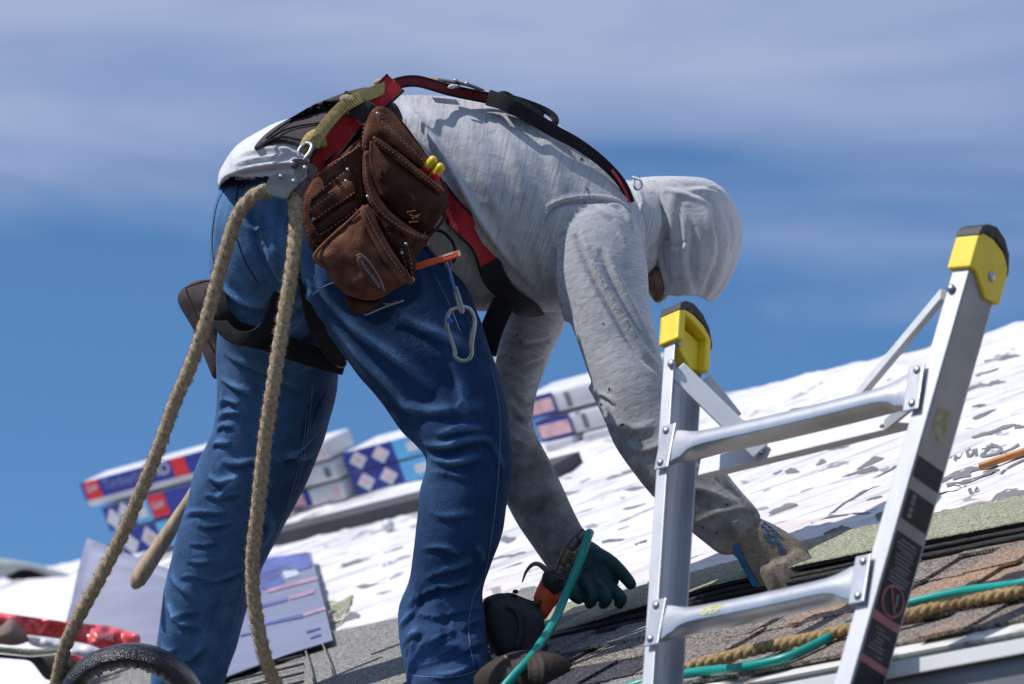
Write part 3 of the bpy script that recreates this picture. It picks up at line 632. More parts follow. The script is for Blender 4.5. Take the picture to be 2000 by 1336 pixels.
# loose grey shingles on the left
g1 = roof_box(-2.3, -0.32, 0.02, 0.66, 0.026, 0.036, 0.002).obj('shingle', M_GRANG, roof)
g2 = roof_box(-2.6, -1.27, 0.15, 0.86, 0.037, 0.044, 0.002).obj('shingle', M_GRANG, roof)
o1 = [(640, 1180), (662, 1176), (692, 1168), (684, 1190), (668, 1228), (650, 1236)]
mark('bare_patch', o1, und, M_OLIVE, 0.004)
mb = MB()
for i in range(4):
    q = [Rab(x, y, .046) for x, y in ((450, 1318+i*17-6), (592, 1284+i*17-6))]; mb.tube([RF(a, b, .044) for a, b in q], 0.003, 6)
mb.obj('sealant_strip', M_ASPH, g2)
mb = MB(); mb.tube([R(x, y, .05) for x, y in ((630, 1258), (643, 1290), (657, 1336), (664, 1370))], .0018, 6); mb.tube([R(x, y, .046) for x, y in ((594, 1262), (606, 1300), (616, 1345))], .0022, 6)
mb.obj('release_tape', M_GRANG, g2)

# gutter with drip edge
gut = thing('gutter', 'white painted metal eaves gutter with dirty inner lip along the roof edge', 'gutter', RF(0, EB, -.1))
prof = [(0.0, -0.010), (-0.006, -0.085), (-0.02, -0.115), (-0.095, -0.115), (-0.118, -0.07), (-0.125, -0.03), (-0.122, -0.008), (-0.137, -0.004), (-0.137, 0.004), (-0.118, 0.004), (-0.112, -0.012), (-0.114, -0.03), (-0.108, -0.068), (-0.09, -0.105), (-0.024, -0.105), (-0.012, -0.08), (-0.006, -0.010)]
V = []; xs = np.linspace(A0, A1, 60); base = RF(0, EB, -.03)-RO
for x in xs:
    for (y, z) in prof: V.append(RO + U*x + (S*EB - NR*.03) + W*(y+0.002) + A([0, 0, z-0.034]))
k = len(prof); Fc = [(i*k+j, (i+1)*k+j, (i+1)*k+(j+1) % k, i*k+(j+1) % k) for i in range(len(xs)-1) for j in range(k)]
mk('gutter_channel', V, Fc, mat('gutter_paint', (0.21, 0.21, 0.235), 0.4, var=0.12, scale=7, detail=8), gut, False)
mb = MB()
# drip edge: bright metal nosing with moss and dirt
for i in range(3):
    pass
c = RF((A0+A1)/2, EB+.01, 0.001); mb.box(c, U*(A1-A0)/2, S*0.035, NR*0.003); c2 = RF((A0+A1)/2, EB-.026, -0.018); mb.box(c2 - A([0, 0, .008]), U*(A1-A0)/2, A([0, 0, 0.026]), W*0.002)
mb.obj('drip_edge', mat('stained_drip_edge', (0.66, 0.65, 0.62), 0.5, var=0.05, scale=16, col2=(0.10, 0.07, 0.045), thr=(.54, .72), detail=8), gut)
mb = MB(); cl_ = RO + U*(A0+A1)/2 + (S*EB - NR*.03) + W*(-.1385) + A([0, 0, -.036]); mb.box(cl_, U*(A1-A0)/2, A([0, 0, .0125]), W*.0035, .002)
mb.obj('gutter_lip', mat('white_enamel', (.66, .66, .66), .35, var=.06, scale=5), gut)
mb = MB(); r_ = random.Random(4)
for i in range(420):
    a_ = r_.uniform(-1.2, 2.2); q = RO + U*a_ + S*(EB) - NR*.03 + W*(-0.062+r_.uniform(-.045, .04)) + A([0, 0, -0.055+r_.uniform(-.02, .02)]); mb.ball(q, r_.uniform(.005, .013), None, 6, .6)
mb.obj('leaf_litter', mat('litter', (0.10, 0.065, 0.03), 0.95, var=0.6, scale=40), gut, False, kind='stuff')

# ------------------------------------------------------------------ ropes and hoses
def rope(name, px, rad_px, m, label, cat, D=None, world=None, pitch=5.6, fuzz=4200, parent=None):
    if world is None: c = pts3(px, 10*len(px), D)
    else: c = cr(world, 14*len(world))
    L_ = np.concatenate([[0], np.cumsum(np.linalg.norm(np.diff(c, axis=0), axis=1))]); step = 0.0028; n = int(L_[-1]/step); sN = np.linspace(0, L_[-1], n)
    c = np.stack([np.interp(sN, L_, c[:, i]) for i in range(3)], 1); T = np.gradient(c, axis=0); T /= np.linalg.norm(T, axis=1)[:, None]; rad = rad_px/F*8.0; seg = 30; V = np.empty((n, seg, 3))
    a = np.cross(T[0], A([.2, .9, .3])); a /= np.linalg.norm(a); ang = 2*np.pi*np.arange(seg)/seg; rr = random.Random(5)
    for i in range(n):
        a = a-(a@T[i])*T[i]; a /= np.linalg.norm(a); b = np.cross(a, T[i]); tw = sN[i]/(rad*pitch)*2*np.pi/1.0
        lob = np.abs(np.cos(1.5*(ang-tw))) ; k = rad*(0.70+0.34*lob**0.55)
        # yarns inside each strand lie across the lay
        k = k*(1+0.022*np.sin(ang*9+tw*6.0)) 
        nz_ = np.array([mnoise.noise(Vector((q*2.2, sN[i]*300, 0))) for q in ang])*rad*0.055
        V[i] = c[i] + (k+nz_)[:, None]*(np.cos(ang)[:, None]*a+np.sin(ang)[:, None]*b)
    Fc = [(i*seg+j, i*seg+(j+1) % seg, (i+1)*seg+(j+1) % seg, (i+1)*seg+j) for i in range(n-1) for j in range(seg)]
    root = parent or thing(name, label, cat, c[len(c)//2])
    mk('rope_strands', V.reshape(-1, 3), Fc, m, root)
    mb = MB()
    for _ in range(fuzz):
        i = rr.randrange(n-2); j = rr.randrange(seg); q = V[i, j]; nn = (q-c[i]); nn /= np.linalg.norm(nn); d = nn*rr.uniform(.4, 1)+T[i]*rr.uniform(-1, 1)+np.cross(T[i], nn)*rr.uniform(-1, 1); d *= rr.uniform(.003, .008)/np.linalg.norm(d)
        e = np.cross(d, FW); e = e/(np.linalg.norm(e)+1e-9)*0.00055; mb.add([q-nn*.001-e, q-nn*.001+e, q+d*.6+nn*.0004, q+d+nn*.001], [(0, 1, 2), (0, 2, 3), (1, 3, 2), (0, 3, 1)])
    mb.obj('loose_fibre', m, root, False, kind='stuff')
    return root
ropeL = rope('lifeline_rope', [(528, 372, 7.93), (505, 376, 7.92), (482, 395, 7.92), (462, 425, 7.93), (445, 475, 7.94), (425, 545, 7.95), (400, 635, 7.96), (372, 715, 7.98), (340, 790, 8.0), (308, 880, 8.02), (272, 968, 8.05), (236, 1050, 8.08), (190, 1138, 8.1), (152, 1208, 8.12), (128, 1262, 8.15), (112, 1330, 8.2), (106, 1400, 8.25), (115, 1470, 8.35)], 13.5, M_ROPE, 'long brown three-strand rope hanging in two falls from the steel grab on the mans hip', 'rope')
rope('x', [(572, 376, 7.9), (577, 400, 7.89), (577, 455, 7.88), (569, 530, 7.87), (556, 610, 7.87), (543, 690, 7.87), (531, 770, 7.88), (519, 850, 7.9), (510, 930, 7.92), (502, 1010, 7.94), (494, 1080, 7.96), (494, 1150, 7.98), (503, 1220, 8.0), (518, 1285, 8.03), (540, 1340, 8.08), (575, 1400, 8.15)], 13.8, M_ROPE, '', '', parent=ropeL)
ry = [R(x, y, .03) for x, y in ((1180, 1372), (1260, 1342), (1350, 1303), (1420, 1283), (1500, 1263), (1580, 1247), (1660, 1228), (1760, 1205), (1850, 1180), (1930, 1166), (2010, 1150), (2120, 1128), (2260, 1108), (2420, 1070))]
rope('ground_rope', None, 11, M_ROPEY, 'yellowish rope lying along the shingles beside the teal hose behind the ladder', 'rope', world=ry, fuzz=700)
def hose(name, world, r, label, fit=None):
    V, Fc = tube_geo(cr(world, 12*len(world)), r, 14); o = mk(name, V, Fc, M_TEALH); tag(o, label, 'hose'); return o
hose('air_hose', [R(x, y, .026) for x, y in ((1150, 1378), (1240, 1338), (1350, 1314), (1450, 1303), (1530, 1286), (1600, 1255), (1650, 1226), (1720, 1194), (1800, 1172), (1880, 1155), (1950, 1146), (2010, 1136), (2120, 1106), (2260, 1084), (2420, 1060))], 0.0085, 'teal air hose lying on the shingles beside the yellowish rope')
# ------------------------------------------------------------------ loose things behind on the left
# leaning lilac film sheet
def flat_poly(name, rows, m, parent=None, th=0.004, sub=10, wob=0.01):
    """four sight-placed corners (x, y, D) in order, a sagging sheet with thickness"""
    c = [P(*q) for q in rows]; n = sub; V = []; nn = np.cross(c[1]-c[0], c[3]-c[0]); nn /= np.linalg.norm(nn)
    for s_ in (0, 1):
        for i in range(n+1):
            for j in range(n+1):
                u_, v_ = i/n, j/n; q = (c[0]*(1-u_)+c[1]*u_)*(1-v_)+(c[3]*(1-u_)+c[2]*u_)*v_
                V.append(q + nn*(wob*mnoise.noise(Vector((u_*2.3, v_*4.0, rows[0][0]*.01)))*2 - s_*th))
    W_ = n+1; H = W_*W_; Fc = []
    for i in range(n):
        for j in range(n):
            q = i*W_+j; Fc += [(q, q+W_, q+W_+1, q+1), (H+q, H+q+1, H+q+W_+1, H+q+W_)]
    for i in range(n): Fc += [(i, i+1, H+i+1, H+i), (n*W_+i+1, n*W_+i, H+n*W_+i, H+n*W_+i+1), (i*W_+W_, i*W_, H+i*W_, H+i*W_+W_), (i*W_+n, i*W_+W_+n, H+i*W_+W_+n, H+i*W_+n)]
    return mk(name, V, Fc, m, parent, True)
fs = thing('wrapper_sheet', 'lilac plastic wrapper sheet standing up crooked behind the hammer handle', 'plastic sheet', P(250, 1340, 9.8))
flat_poly('film', [(172, 1052, 10.2), (345, 1118, 9.9), (345, 1370, 9.7), (92, 1370, 9.9)], M_LILAC, fs, wob=.003)
flat_poly('film', [(170, 1135, 10.16), (345, 1180, 9.86), (345, 1215, 9.84), (160, 1165, 10.14)], mat('pale_film', (0.46, 0.48, 0.60), .4, var=.08, scale=5), fs, wob=.003)
bw = thing('bundle_wrapper', 'pale blue printed plastic wrapper spread flat on the roof between his legs', 'plastic wrapper', R(540, 1200, .05))
def plane_sheet(name, px, h, m, parent, th=.003): 
    V = [R(x, y, h) for x, y in px]; n = len(V); V += [v-NR*th for v in V]; return mk(name, V, [tuple(range(n)), tuple(range(n, 2*n))[::-1]]+[(i, i+n, (i+1) % n+n, (i+1) % n) for i in range(n)], m, parent, False)
plane_sheet('wrapper_film', [(360, 1130), (480, 1095), (607, 1078), (620, 1130), (650, 1250), (560, 1278), (430, 1326), (330, 1370)], .052, mat('blue_film', (0.185, 0.20, 0.285), .35, var=.12, scale=3, bump=.5, bscale=6, stretch=(1, 1, 9), detail=6), bw)
M_DULLB = mat('faded_blue_print', (.075, .10, .30), .5, var=.5, scale=14, detail=6); M_DULLP = mat('faded_red_print', (.34, .22, .30), .5, var=.3, scale=20); M_DULLW = mat('faded_white_print', (.42, .45, .55), .5)
for px, m in [([(505, 1092), (600, 1078), (610, 1105), (590, 1112), (510, 1120)], M_DULLB), ([(505, 1118), (540, 1112), (560, 1140), (520, 1152), (505, 1148)], M_DULLB), ([(548, 1110), (575, 1106), (585, 1122), (558, 1130)], M_DULLW),
              ([(520, 1150), (620, 1125), (622, 1131), (522, 1157)], M_DULLP), ([(505, 1182), (560, 1167), (562, 1172), (505, 1188)], M_DULLB), ([(565, 1165), (612, 1150), (614, 1158), (566, 1171)], M_DULLP),
              ([(505, 1218), (590, 1198), (592, 1205), (505, 1223)], M_DULLB), ([(592, 1198), (635, 1185), (636, 1190), (593, 1204)], M_DULLP), ([(470, 1240), (500, 1232), (500, 1235), (470, 1243)], M_DULLB), ([(598, 1232), (625, 1224), (626, 1227), (599, 1236)], M_DULLB), ([(605, 1243), (626, 1237), (627, 1240), (606, 1247)], M_DULLB)]:
    plane_sheet('printed_band', px, .0545, m, bw, .001)
# red torn wrapper
rw = thing('red_wrapper', 'crumpled red and white plastic wrapper on the white roof at the left', 'plastic wrapper', P(130, 1250, 9.7))
def dfield(D0, a=0.0, bb=0.0): return lambda x, y: D0 + a*(x-130) + bb*(y-1230)
M_REDF = mat('red_film', (0.72, 0.02, 0.035), .28, var=.3, scale=9, bump=.9, bscale=22, col2=(0.80, .16, .17), detail=5)
patch('red_film', [(-30, 1192), (60, 1205), (110, 1212), (160, 1218), (215, 1222), (275, 1240), (272, 1284), (228, 1292), (180, 1274), (120, 1262), (60, 1252), (-30, 1236)], dfield(9.75), M_REDF, rw, bulge=.008, th=.004, step=6, rough=.09, edge=10)
patch('white_film', [(40, 1238), (120, 1248), (180, 1260), (225, 1282), (200, 1296), (140, 1276), (60, 1262)], dfield(9.68), M_WHITEP, rw, bulge=.02, th=.004, step=9, rough=.05, edge=10)
patch('red_film', [(140, 1276), (210, 1297), (180, 1320), (120, 1330), (90, 1300)], dfield(9.72), M_REDF, rw, bulge=.02, th=.004, step=9, rough=.04)
face_text('LAR', P(188, 1245, 9.66), RT*0.97-UP*0.25, UP+RT*.2, .018, M_WHITEP, rw)
bt = patch('brown_bag', [(-30, 1250), (0, 1225), (22, 1203), (40, 1225), (62, 1252), (30, 1262), (-30, 1255)], 9.6, mat('brown_paper', (.17, .12, .10), .8, var=.2, scale=8), None, bulge=.05, th=.02, step=8); tag(bt, 'folded brown wrapper corner standing in front of the red plastic', 'wrapper')
ol = patch('shingle_offcut', [(-30, 1260), (60, 1268), (115, 1266), (118, 1276), (60, 1282), (-30, 1272)], 9.55, M_OLIVE, None, bulge=.01, th=.03, step=7); tag(ol, 'strip of olive shingle offcut under the red and brown wrappers', 'shingle offcut')
ub = patch('shingle_offcut', [(-30, 1274), (60, 1283), (118, 1277), (150, 1290), (160, 1320), (90, 1330), (60, 1290), (-30, 1283)], 9.6, M_ASPH, None, bulge=.01, th=.02, step=7); tag(ub, 'black underside of a curled shingle offcut at the left edge', 'shingle offcut')
cu_ = thing('curled_underlayment', 'grey green curl of roof sheet lifted off the ridge with a dark hollow below', 'roof sheet', P(60, 1100, 12.4))
patch('sheet_top', [(-40, 1085), (10, 1091), (60, 1099), (110, 1113), (160, 1128), (135, 1137), (100, 1128), (60, 1112), (40, 1110), (15, 1125), (-40, 1132)], 12.3, mat('grey_green_sheet', (.36, .40, .40), .7, var=.15, scale=8), cu_, bulge=.03, th=.02, step=7)
patch('hollow_shade', [(5, 1128), (38, 1108), (60, 1110), (100, 1126), (132, 1136), (100, 1142), (50, 1140)], 12.36, M_SHADE, cu_, bulge=.0, th=.02, step=7)  # near-black panel painted in as the shade under the curl
patch('sheet_underside', [(30, 1141), (80, 1143), (118, 1145), (125, 1163), (80, 1156), (40, 1148)], 12.3, M_GRANG, cu_, bulge=.01, th=.02, step=7)
# second underlayment lap on the left slope, drooping
flat = plane_sheet('underlayment_lap', [(-80, 1140), (160, 1124), (140, 1200), (100, 1400), (-80, 1400)], .05, M_SHEET, None, .01); flat['kind'] = 'structure'

# ------------------------------------------------------------------ shingle bundles on the ridge
def bundle(root_label, x, y, D_front_b, length, hgt, depth, label_fn, group, flip=False):
    a, b = Rab(x, y)
    root = thing('shingle_bundle', root_label, 'shingle bundle', RF(a, b, 0), group)
    return root, a, b
def bundle_at(a, b, h, ln, hg, dp, label, marks, m=M_WHITEP):
    root = thing('shingle_bundle', label, 'shingle bundle', RF(a, b, h), 'wrapped shingle bundles stacked along the ridge')
    mb = MB(); c = RF(a+ln/2, b+dp/2, h+hg/2); mb.box(c, U*ln/2, S*dp/2, NR*(hg/2-.002), .012); mb.obj('wrapper', m, root, True)
    o = RF(a, b, h)-S*0.002
    for mk_ in marks:
        kind = mk_[0]
        if kind == 'rect':
            _, x0, x1, y0, y1, mm, lv = mk_; cc = o + U*(x0+x1)/2 + NR*(y0+y1)/2*1.0 - S*(.001+.001*lv); mb = MB(); mb.box(cc, U*(x1-x0)/2, NR*(y1-y0)/2, S*.0008); mb.obj('printed_panel', mm, root)
        if kind == 'dia':
            _, x0, y0, rx, ry, mm, lv = mk_; cc = o+U*x0+NR*y0-S*(.0015+.001*lv); V = [cc-U*rx, cc-NR*ry, cc+U*rx, cc+NR*ry]; V += [v+S*.001 for v in V]
            mk('printed_diamond', V, [(0, 1, 2, 3), (7, 6, 5, 4), (0, 4, 5, 1), (1, 5, 6, 2), (2, 6, 7, 3), (3, 7, 4, 0)], mm, root, False)
        if kind == 'txt':
            _, x0, y0, hh, t, mm, wd = mk_; face_text(t, o+U*x0+NR*y0-S*.003, U, NR, hh, mm, root, width=wd)
    return root
# right stack (two): pale label end on the left, white wrap beyond
ar, br = Rab(1036, 905)
br = 2.50; ar = -1.95
for i in range(2):
    off = 0.0 if i == 0 else -0.03
    bundle_at(ar+off, br, .034+i*.069, .44, .066, .16, ['lower white wrapped bundle of the pair right of his left arm', 'upper white wrapped bundle of the pair right of his left arm'][i],
        [('rect', .002, .125, .003, .062, M_NAVY, 0), ('rect', .006, .118, .012, .049, M_PINK, 1), ('rect', .165, .180, .010, .052, M_INK, 0)])
# pallet blocks under the right stack
for i in range(3):
    t_ = roof_box(-1.93+i*.14, -1.83+i*.14, 2.48, 2.60, .012, .033).obj('support_block', M_WHITEP); tag(t_, ['first', 'second', 'third'][i] + ' pale block from the left under the right hand pair of bundles', 'block')
# middle stacks
for i in range(2):
    bundle_at(-2.68, 2.50, .02+i*.066, .52, .063, .16, ['lower blue faced bundle with white diamonds between his legs', 'upper blue faced bundle with white diamonds between his legs'][i],
        [('rect', .002, .20, .002, .061, M_NAVY, 0), ('rect', .20, .36, .002, .061, M_CYAN, 0), ('rect', .36, .515, .002, .061, M_REDP if i else M_NAVY, 0),
         ('dia', .055, .031, .036, .027, M_WHITEP, 1), ('dia', .145, .031, .036, .027, M_WHITEP, 1), ('dia', .055, .035, .014, .011, M_PINK, 2), ('dia', .145, .035, .016, .013, M_PINK, 2), ('rect', .25, .31, .018, .045, M_WHITEP, 1)])
for i in range(3):
    bundle_at(-2.95+.006*i, 2.48-.01*i, .016+i*.064, .245, .061, .12, ['bottom', 'middle', 'top'][i]+' bundle of the tall plain white stack seen beside his rear leg',
        [('rect', .205, .225, .014, .044, M_INK if i % 2 else M_PINK, 0)] + ([('rect', .02, .11, .01, .06, M_NAVY, 0), ('rect', .03, .09, .016, .05, M_PINK, 1)] if i == 0 else []) + ([('rect', .08, .16, .03, .045, M_REDP, 0)] if i == 2 else []))
# left stack (three), label side shown
AL = -3.715
top = [('rect', .005, .595, .024, .080, M_NAVY, 0), ('rect', .018, .082, .024, .080, M_REDP, 1), ('txt', .026, .048, .020, 'GAF', M_WHITEP, .048), ('txt', .10, .042, .032, 'Timberline', mat('pale_blue_print', (.22, .25, .52), .4), .20), ('txt', .305, .042, .036, 'HD', M_WHITEP, .085), ('rect', .40, .46, .024, .080, M_REDP, 1)]
mid = [('rect', .005, .595, .003, .078, M_NAVY, 0), ('rect', .13, .20, .003, .078, M_CYAN, 1), ('rect', .205, .275, .008, .076, M_REDP, 1), ('txt', .213, .034, .020, 'GAF', M_WHITEP, .052), ('rect', .145, .185, .018, .066, M_WHITEP, 2), ('dia', .04, .035, .032, .035, M_WHITEP, 1), ('dia', .095, .05, .03, .03, M_WHITEP, 1)]
bot = [('rect', .005, .595, .003, .078, M_NAVY, 0), ('rect', .18, .26, .003, .078, M_CYAN, 1), ('dia', .05, .035, .035, .035, M_WHITEP, 1), ('dia', .135, .04, .036, .036, M_WHITEP, 1), ('dia', .135, .043, .014, .014, M_PINK, 2)]
for i, (mk_, da) in enumerate([(bot, 0.04), (mid, .02), (top, -.03)]):
    bundle_at(AL+da+.165, 2.34, .034+i*.084, .60, .082, .12, ['lowest dark blue printed bundle of the left stack', 'middle blue bundle with a red square in the left stack', 'top bundle of the left stack with a long blue label and red squares'][i], mk_)

# ================================================================== THE MAN
man = thing('person', 'roofer in grey hooded shirt and blue jeans bent double on the roof, hands gloved', 'person', P(720, 1400, 8.3))
T_SEC = [(462, 440, 8.22, 28, .08), (480, 410, 8.22, 62, .12), (520, 395, 8.21, 112, .155), (590, 378, 8.21, 150, .17), (680, 365, 8.21, 172, .178), (770, 368, 8.21, 188, .185), (870, 386, 8.22, 204, .195), (970, 408, 8.23, 207, .205), (1060, 437, 8.24, 186, .21), (1135, 462, 8.25, 158, .21), (1190, 475, 8.26, 122, .19), (1222, 482, 8.27, 80, .13)]
SLR = [(1120, 418, 8.16, 42, .06), (1148, 455, 8.12, 88, .09), (1166, 505, 8.09, 96, .095), (1188, 600, 8.05, 83, .085), (1214, 690, 8.02, 76, .08), (1236, 765, 7.99, 72, .078), (1268, 840, 7.965, 76, .075), (1318, 905, 7.94, 74, .07), (1376, 972, 7.92, 68, .062), (1438, 1034, 7.90, 62, .056)]
SLL = [(1060, 560, 8.40, 40, .06), (1052, 600, 8.42, 62, .08), (1030, 660, 8.42, 58, .075), (1008, 730, 8.41, 52, .07), (996, 800, 8.40, 48, .066), (998, 855, 8.38, 52, .066), (1024, 925, 8.35, 58, .064), (1062, 1000, 8.31, 56, .058), (1098, 1062, 8.26, 52, .052), (1113, 1088, 8.24, 50, .050)]
LGR = [(640, 430, 8.17, 95, .12), (690, 490, 8.14, 128, .14), (765, 585, 8.12, 146, .13), (820, 680, 8.10, 138, .12), (868, 765, 8.08, 122, .105), (900, 832, 8.06, 104, .095), (912, 900, 8.05, 90, .09), (899, 990, 8.05, 90, .085), (884, 1075, 8.06, 86, .08), (872, 1140, 8.06, 80, .075), (866, 1190, 8.06, 86, .078), (866, 1250, 8.04, 91, .08), (875, 1305, 8.01, 92, .085), (884, 1345, 7.99, 92, .09)]
LGL = [(560, 470, 8.28, 120, .13), (548, 560, 8.32, 124, .13), (546, 640, 8.36, 120, .125), (543, 720, 8.39, 124, .12), (534, 800, 8.42, 118, .115), (512, 880, 8.45, 110, .105), (478, 960, 8.48, 106, .1), (448, 1030, 8.51, 97, .095), (422, 1100, 8.54, 90, .09), (404, 1170, 8.57, 84, .085), (388, 1240, 8.60, 80, .082), (370, 1310, 8.63, 74, .08), (358, 1380, 8.67, 72, .08)]
PEL = [(470, 455, 8.24, 42, .10), (500, 462, 8.24, 82, .13), (545, 470, 8.24, 128, .165), (600, 470, 8.23, 140, .17), (660, 470, 8.21, 120, .15)]
BUT = [(520, 372, 8.22, 84, .13), (515, 400, 8.23, 98, .16), (518, 440, 8.24, 108, .168), (522, 500, 8.27, 116, .165), (530, 570, 8.31, 120, .155), (545, 660, 8.35, 118, .13)]
def thin(sec, k): return [(x, y, d, h*k, b*k) for x, y, d, h, b in sec]
# --- skin: one continuous body inside the clothes
HEAD = [(1318, 392, 8.27, 46, .06), (1330, 420, 8.27, 72, .082), (1340, 470, 8.27, 82, .088), (1336, 515, 8.27, 72, .082), (1325, 545, 8.27, 52, .064), (1318, 560, 8.27, 26, .035)]
NECK = [(1190, 455, 8.27, 60, .07), (1240, 470, 8.27, 52, .06), (1290, 480, 8.27, 50, .06)]
nose = [(1382, 500, 8.27, 8, .010), (1400, 512, 8.27, 13, .016), (1396, 526, 8.27, 12, .015)]
jaw = [(1275, 540, 8.22, 26, .04), (1288, 568, 8.22, 22, .034), (1284, 585, 8.22, 12, .02)]
ear = [(1320, 460, 8.19, 12, .012), (1322, 480, 8.185, 18, .014), (1318, 500, 8.19, 11, .012)]
wrR = [(1390, 985, 7.92, 34, .034), (1440, 1035, 7.90, 32, .03), (1478, 1068, 7.895, 30, .027)]
wrL = [(1062, 1000, 8.31, 32, .034), (1105, 1075, 8.25, 30, .03), (1135, 1105, 8.23, 28, .026)]
me = fuse([loft(thin(q, .64), 24, 20) for q in (T_SEC, SLR[1:], SLL[1:], LGR, LGL, BUT)] + [loft(q, 18, 20) for q in (HEAD, NECK, nose, jaw, ear, wrR, wrL)], 0.009, 4)
me.materials.append(M_SKIN); me.polygons.foreach_set('use_smooth', [True]*len(me.polygons)); bo = bpy.data.objects.new('body', me); COL.objects.link(bo); put(bo, man)
mb = MB()
for x, y, d in ((1378, 472, 8.205), (1368, 470, 8.33)): mb = MB(); mb.ball(P(x, y, d), .012, None, 10); mb.obj('eye', mat('eye_white', (.6, .58, .55), .3), man, True)

# --- jeans
JF = [([(430, 690), (470, 712), (540, 742), (600, 770)], .006, .012), ([(425, 740), (450, 752), (500, 770)], .006, .010), ([(640, 760), (620, 800), (600, 860)], .006, .012), ([(385, 1140), (430, 1135), (480, 1110)], .006, .010), ([(350, 1010), (380, 1000), (440, 1005)], .006, .008), ([(345, 1130), (375, 1128), (420, 1136)], .006, .008),
      ([(330, 1210), (360, 1200), (395, 1196)], .007, .008), ([(300, 1285), (330, 1275), (350, 1268)], .008, .008), ([(435, 900), (470, 905), (520, 890)], .006, .010), ([(540, 900), (580, 885), (625, 850)], .006, .010), ([(430, 760), (426, 800), (436, 840)], .006, .008),
      ([(830, 1000), (870, 1010), (930, 1000)], .004, .012), ([(815, 1075), (860, 1070), (900, 1080)], .005, .010), ([(930, 1060), (945, 1100), (930, 1150)], .006, .009), ([(865, 1175), (880, 1210), (870, 1260)], .006, .010), ([(780, 1260), (800, 1240), (830, 1236)], .008, .008), ([(900, 1280), (930, 1262), (960, 1250)], .007, .008), ([(850, 850), (900, 838), (960, 836)], .006, .010), ([(880, 690), (900, 760), (905, 830)], .005, .014),
      ([(405, 930), (430, 942), (462, 934), (440, 955), (418, 978)], .011, .011), ([(395, 968), (430, 972), (470, 960)], .006, .009), ([(380, 1028), (410, 1030), (452, 1021)], .007, .008), ([(365, 1064), (395, 1066), (430, 1060)], .006, .007), ([(360, 1098), (385, 1100), (418, 1096)], .005, .007),
      ([(425, 792), (440, 782), (468, 790)], .008, .009), ([(420, 818), (438, 808), (470, 806)], .007, .009), ([(418, 842), (430, 832), (452, 834)], .007, .008), ([(412, 872), (425, 864), (450, 866)], .006, .008),
      ([(312, 1262), (340, 1290), (372, 1290), (400, 1262)], .010, .013), ([(325, 1180), (350, 1218), (398, 1226)], .009, .012), ([(330, 1120), (350, 1150), (380, 1168)], .006, .012), ([(318, 1300), (345, 1325), (375, 1330)], .008, .012),
      ([(430, 360), (424, 400), (418, 450), (414, 505)], .004, .006), ([(505, 375), (498, 420), (512, 480), (540, 540), (580, 590)], .006, .010, .9), ([(560, 400), (552, 450), (560, 510)], .004, .012),
      ([(610, 570), (580, 600), (540, 625), (480, 640)], .010, .014), ([(600, 600), (560, 650), (500, 690)], .008, .016), ([(640, 650), (600, 690), (540, 720)], .008, .018), ([(430, 560), (470, 590), (520, 605)], .009, .014),
      ([(620, 550), (650, 600), (700, 650), (770, 700), (850, 760)], .007, .018), ([(650, 640), (700, 700), (760, 760), (820, 830)], .006, .020), ([(780, 620), (850, 650), (920, 680)], .006, .018), ([(740, 780), (800, 800), (870, 800), (950, 790)], .005, .016),
      ([(822, 872), (870, 872), (925, 858), (965, 862)], .009, .012, 1.0), ([(830, 896), (880, 905), (940, 890)], .007, .012), ([(822, 928), (860, 925), (910, 935)], .005, .012), ([(930, 840), (965, 870), (985, 920)], .005, .010),
      ([(792, 1178), (812, 1168), (850, 1152), (890, 1146), (930, 1136)], .012, .010, .9), ([(800, 1196), (850, 1206), (900, 1196), (950, 1186)], .010, .009), ([(776, 1225), (792, 1205), (806, 1176), (812, 1140)], .009, .010), ([(790, 1290), (800, 1250), (815, 1222)], .008, .012),
      ([(835, 1262), (862, 1242), (898, 1230)], .012, .011), ([(800, 1300), (850, 1285), (905, 1255)], .008, .011), ([(905, 1230), (930, 1215), (955, 1210)], .008, .010), ([(840, 1320), (890, 1315), (940, 1290)], .007, .010), ([(815, 1140), (860, 1120), (930, 1096)], .006, .012),
      ([(560, 880), (590, 900), (620, 890)], .006, .012), ([(520, 1000), (530, 1040), (500, 1080)], .005, .012), ([(470, 1140), (440, 1180), (430, 1240)], .005, .014), ([(440, 700), (500, 716), (580, 730)], .004, .012)]
def j_wear_light(p):  # worn seat, knee and hem, plus sunlit paleness painted on the left leg
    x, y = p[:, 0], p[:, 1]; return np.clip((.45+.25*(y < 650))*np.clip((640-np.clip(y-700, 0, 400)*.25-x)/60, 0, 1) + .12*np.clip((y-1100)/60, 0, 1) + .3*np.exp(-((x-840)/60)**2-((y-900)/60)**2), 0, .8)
jeans, BJ = garment('jeans', [loft(LGR, 70), loft(LGL, 70), loft(PEL, 40), loft(BUT, 40), loft([(560, 372, 8.215, 120, .165), (640, 385, 8.21, 140, .17), (740, 430, 8.20, 140, .17), (820, 480, 8.18, 110, .15)], 30)], .0042, 8, JF, M_DENIM, man, amp=.009, sc=7, dirt_tone=j_wear_light, wear_crease_shade=True)
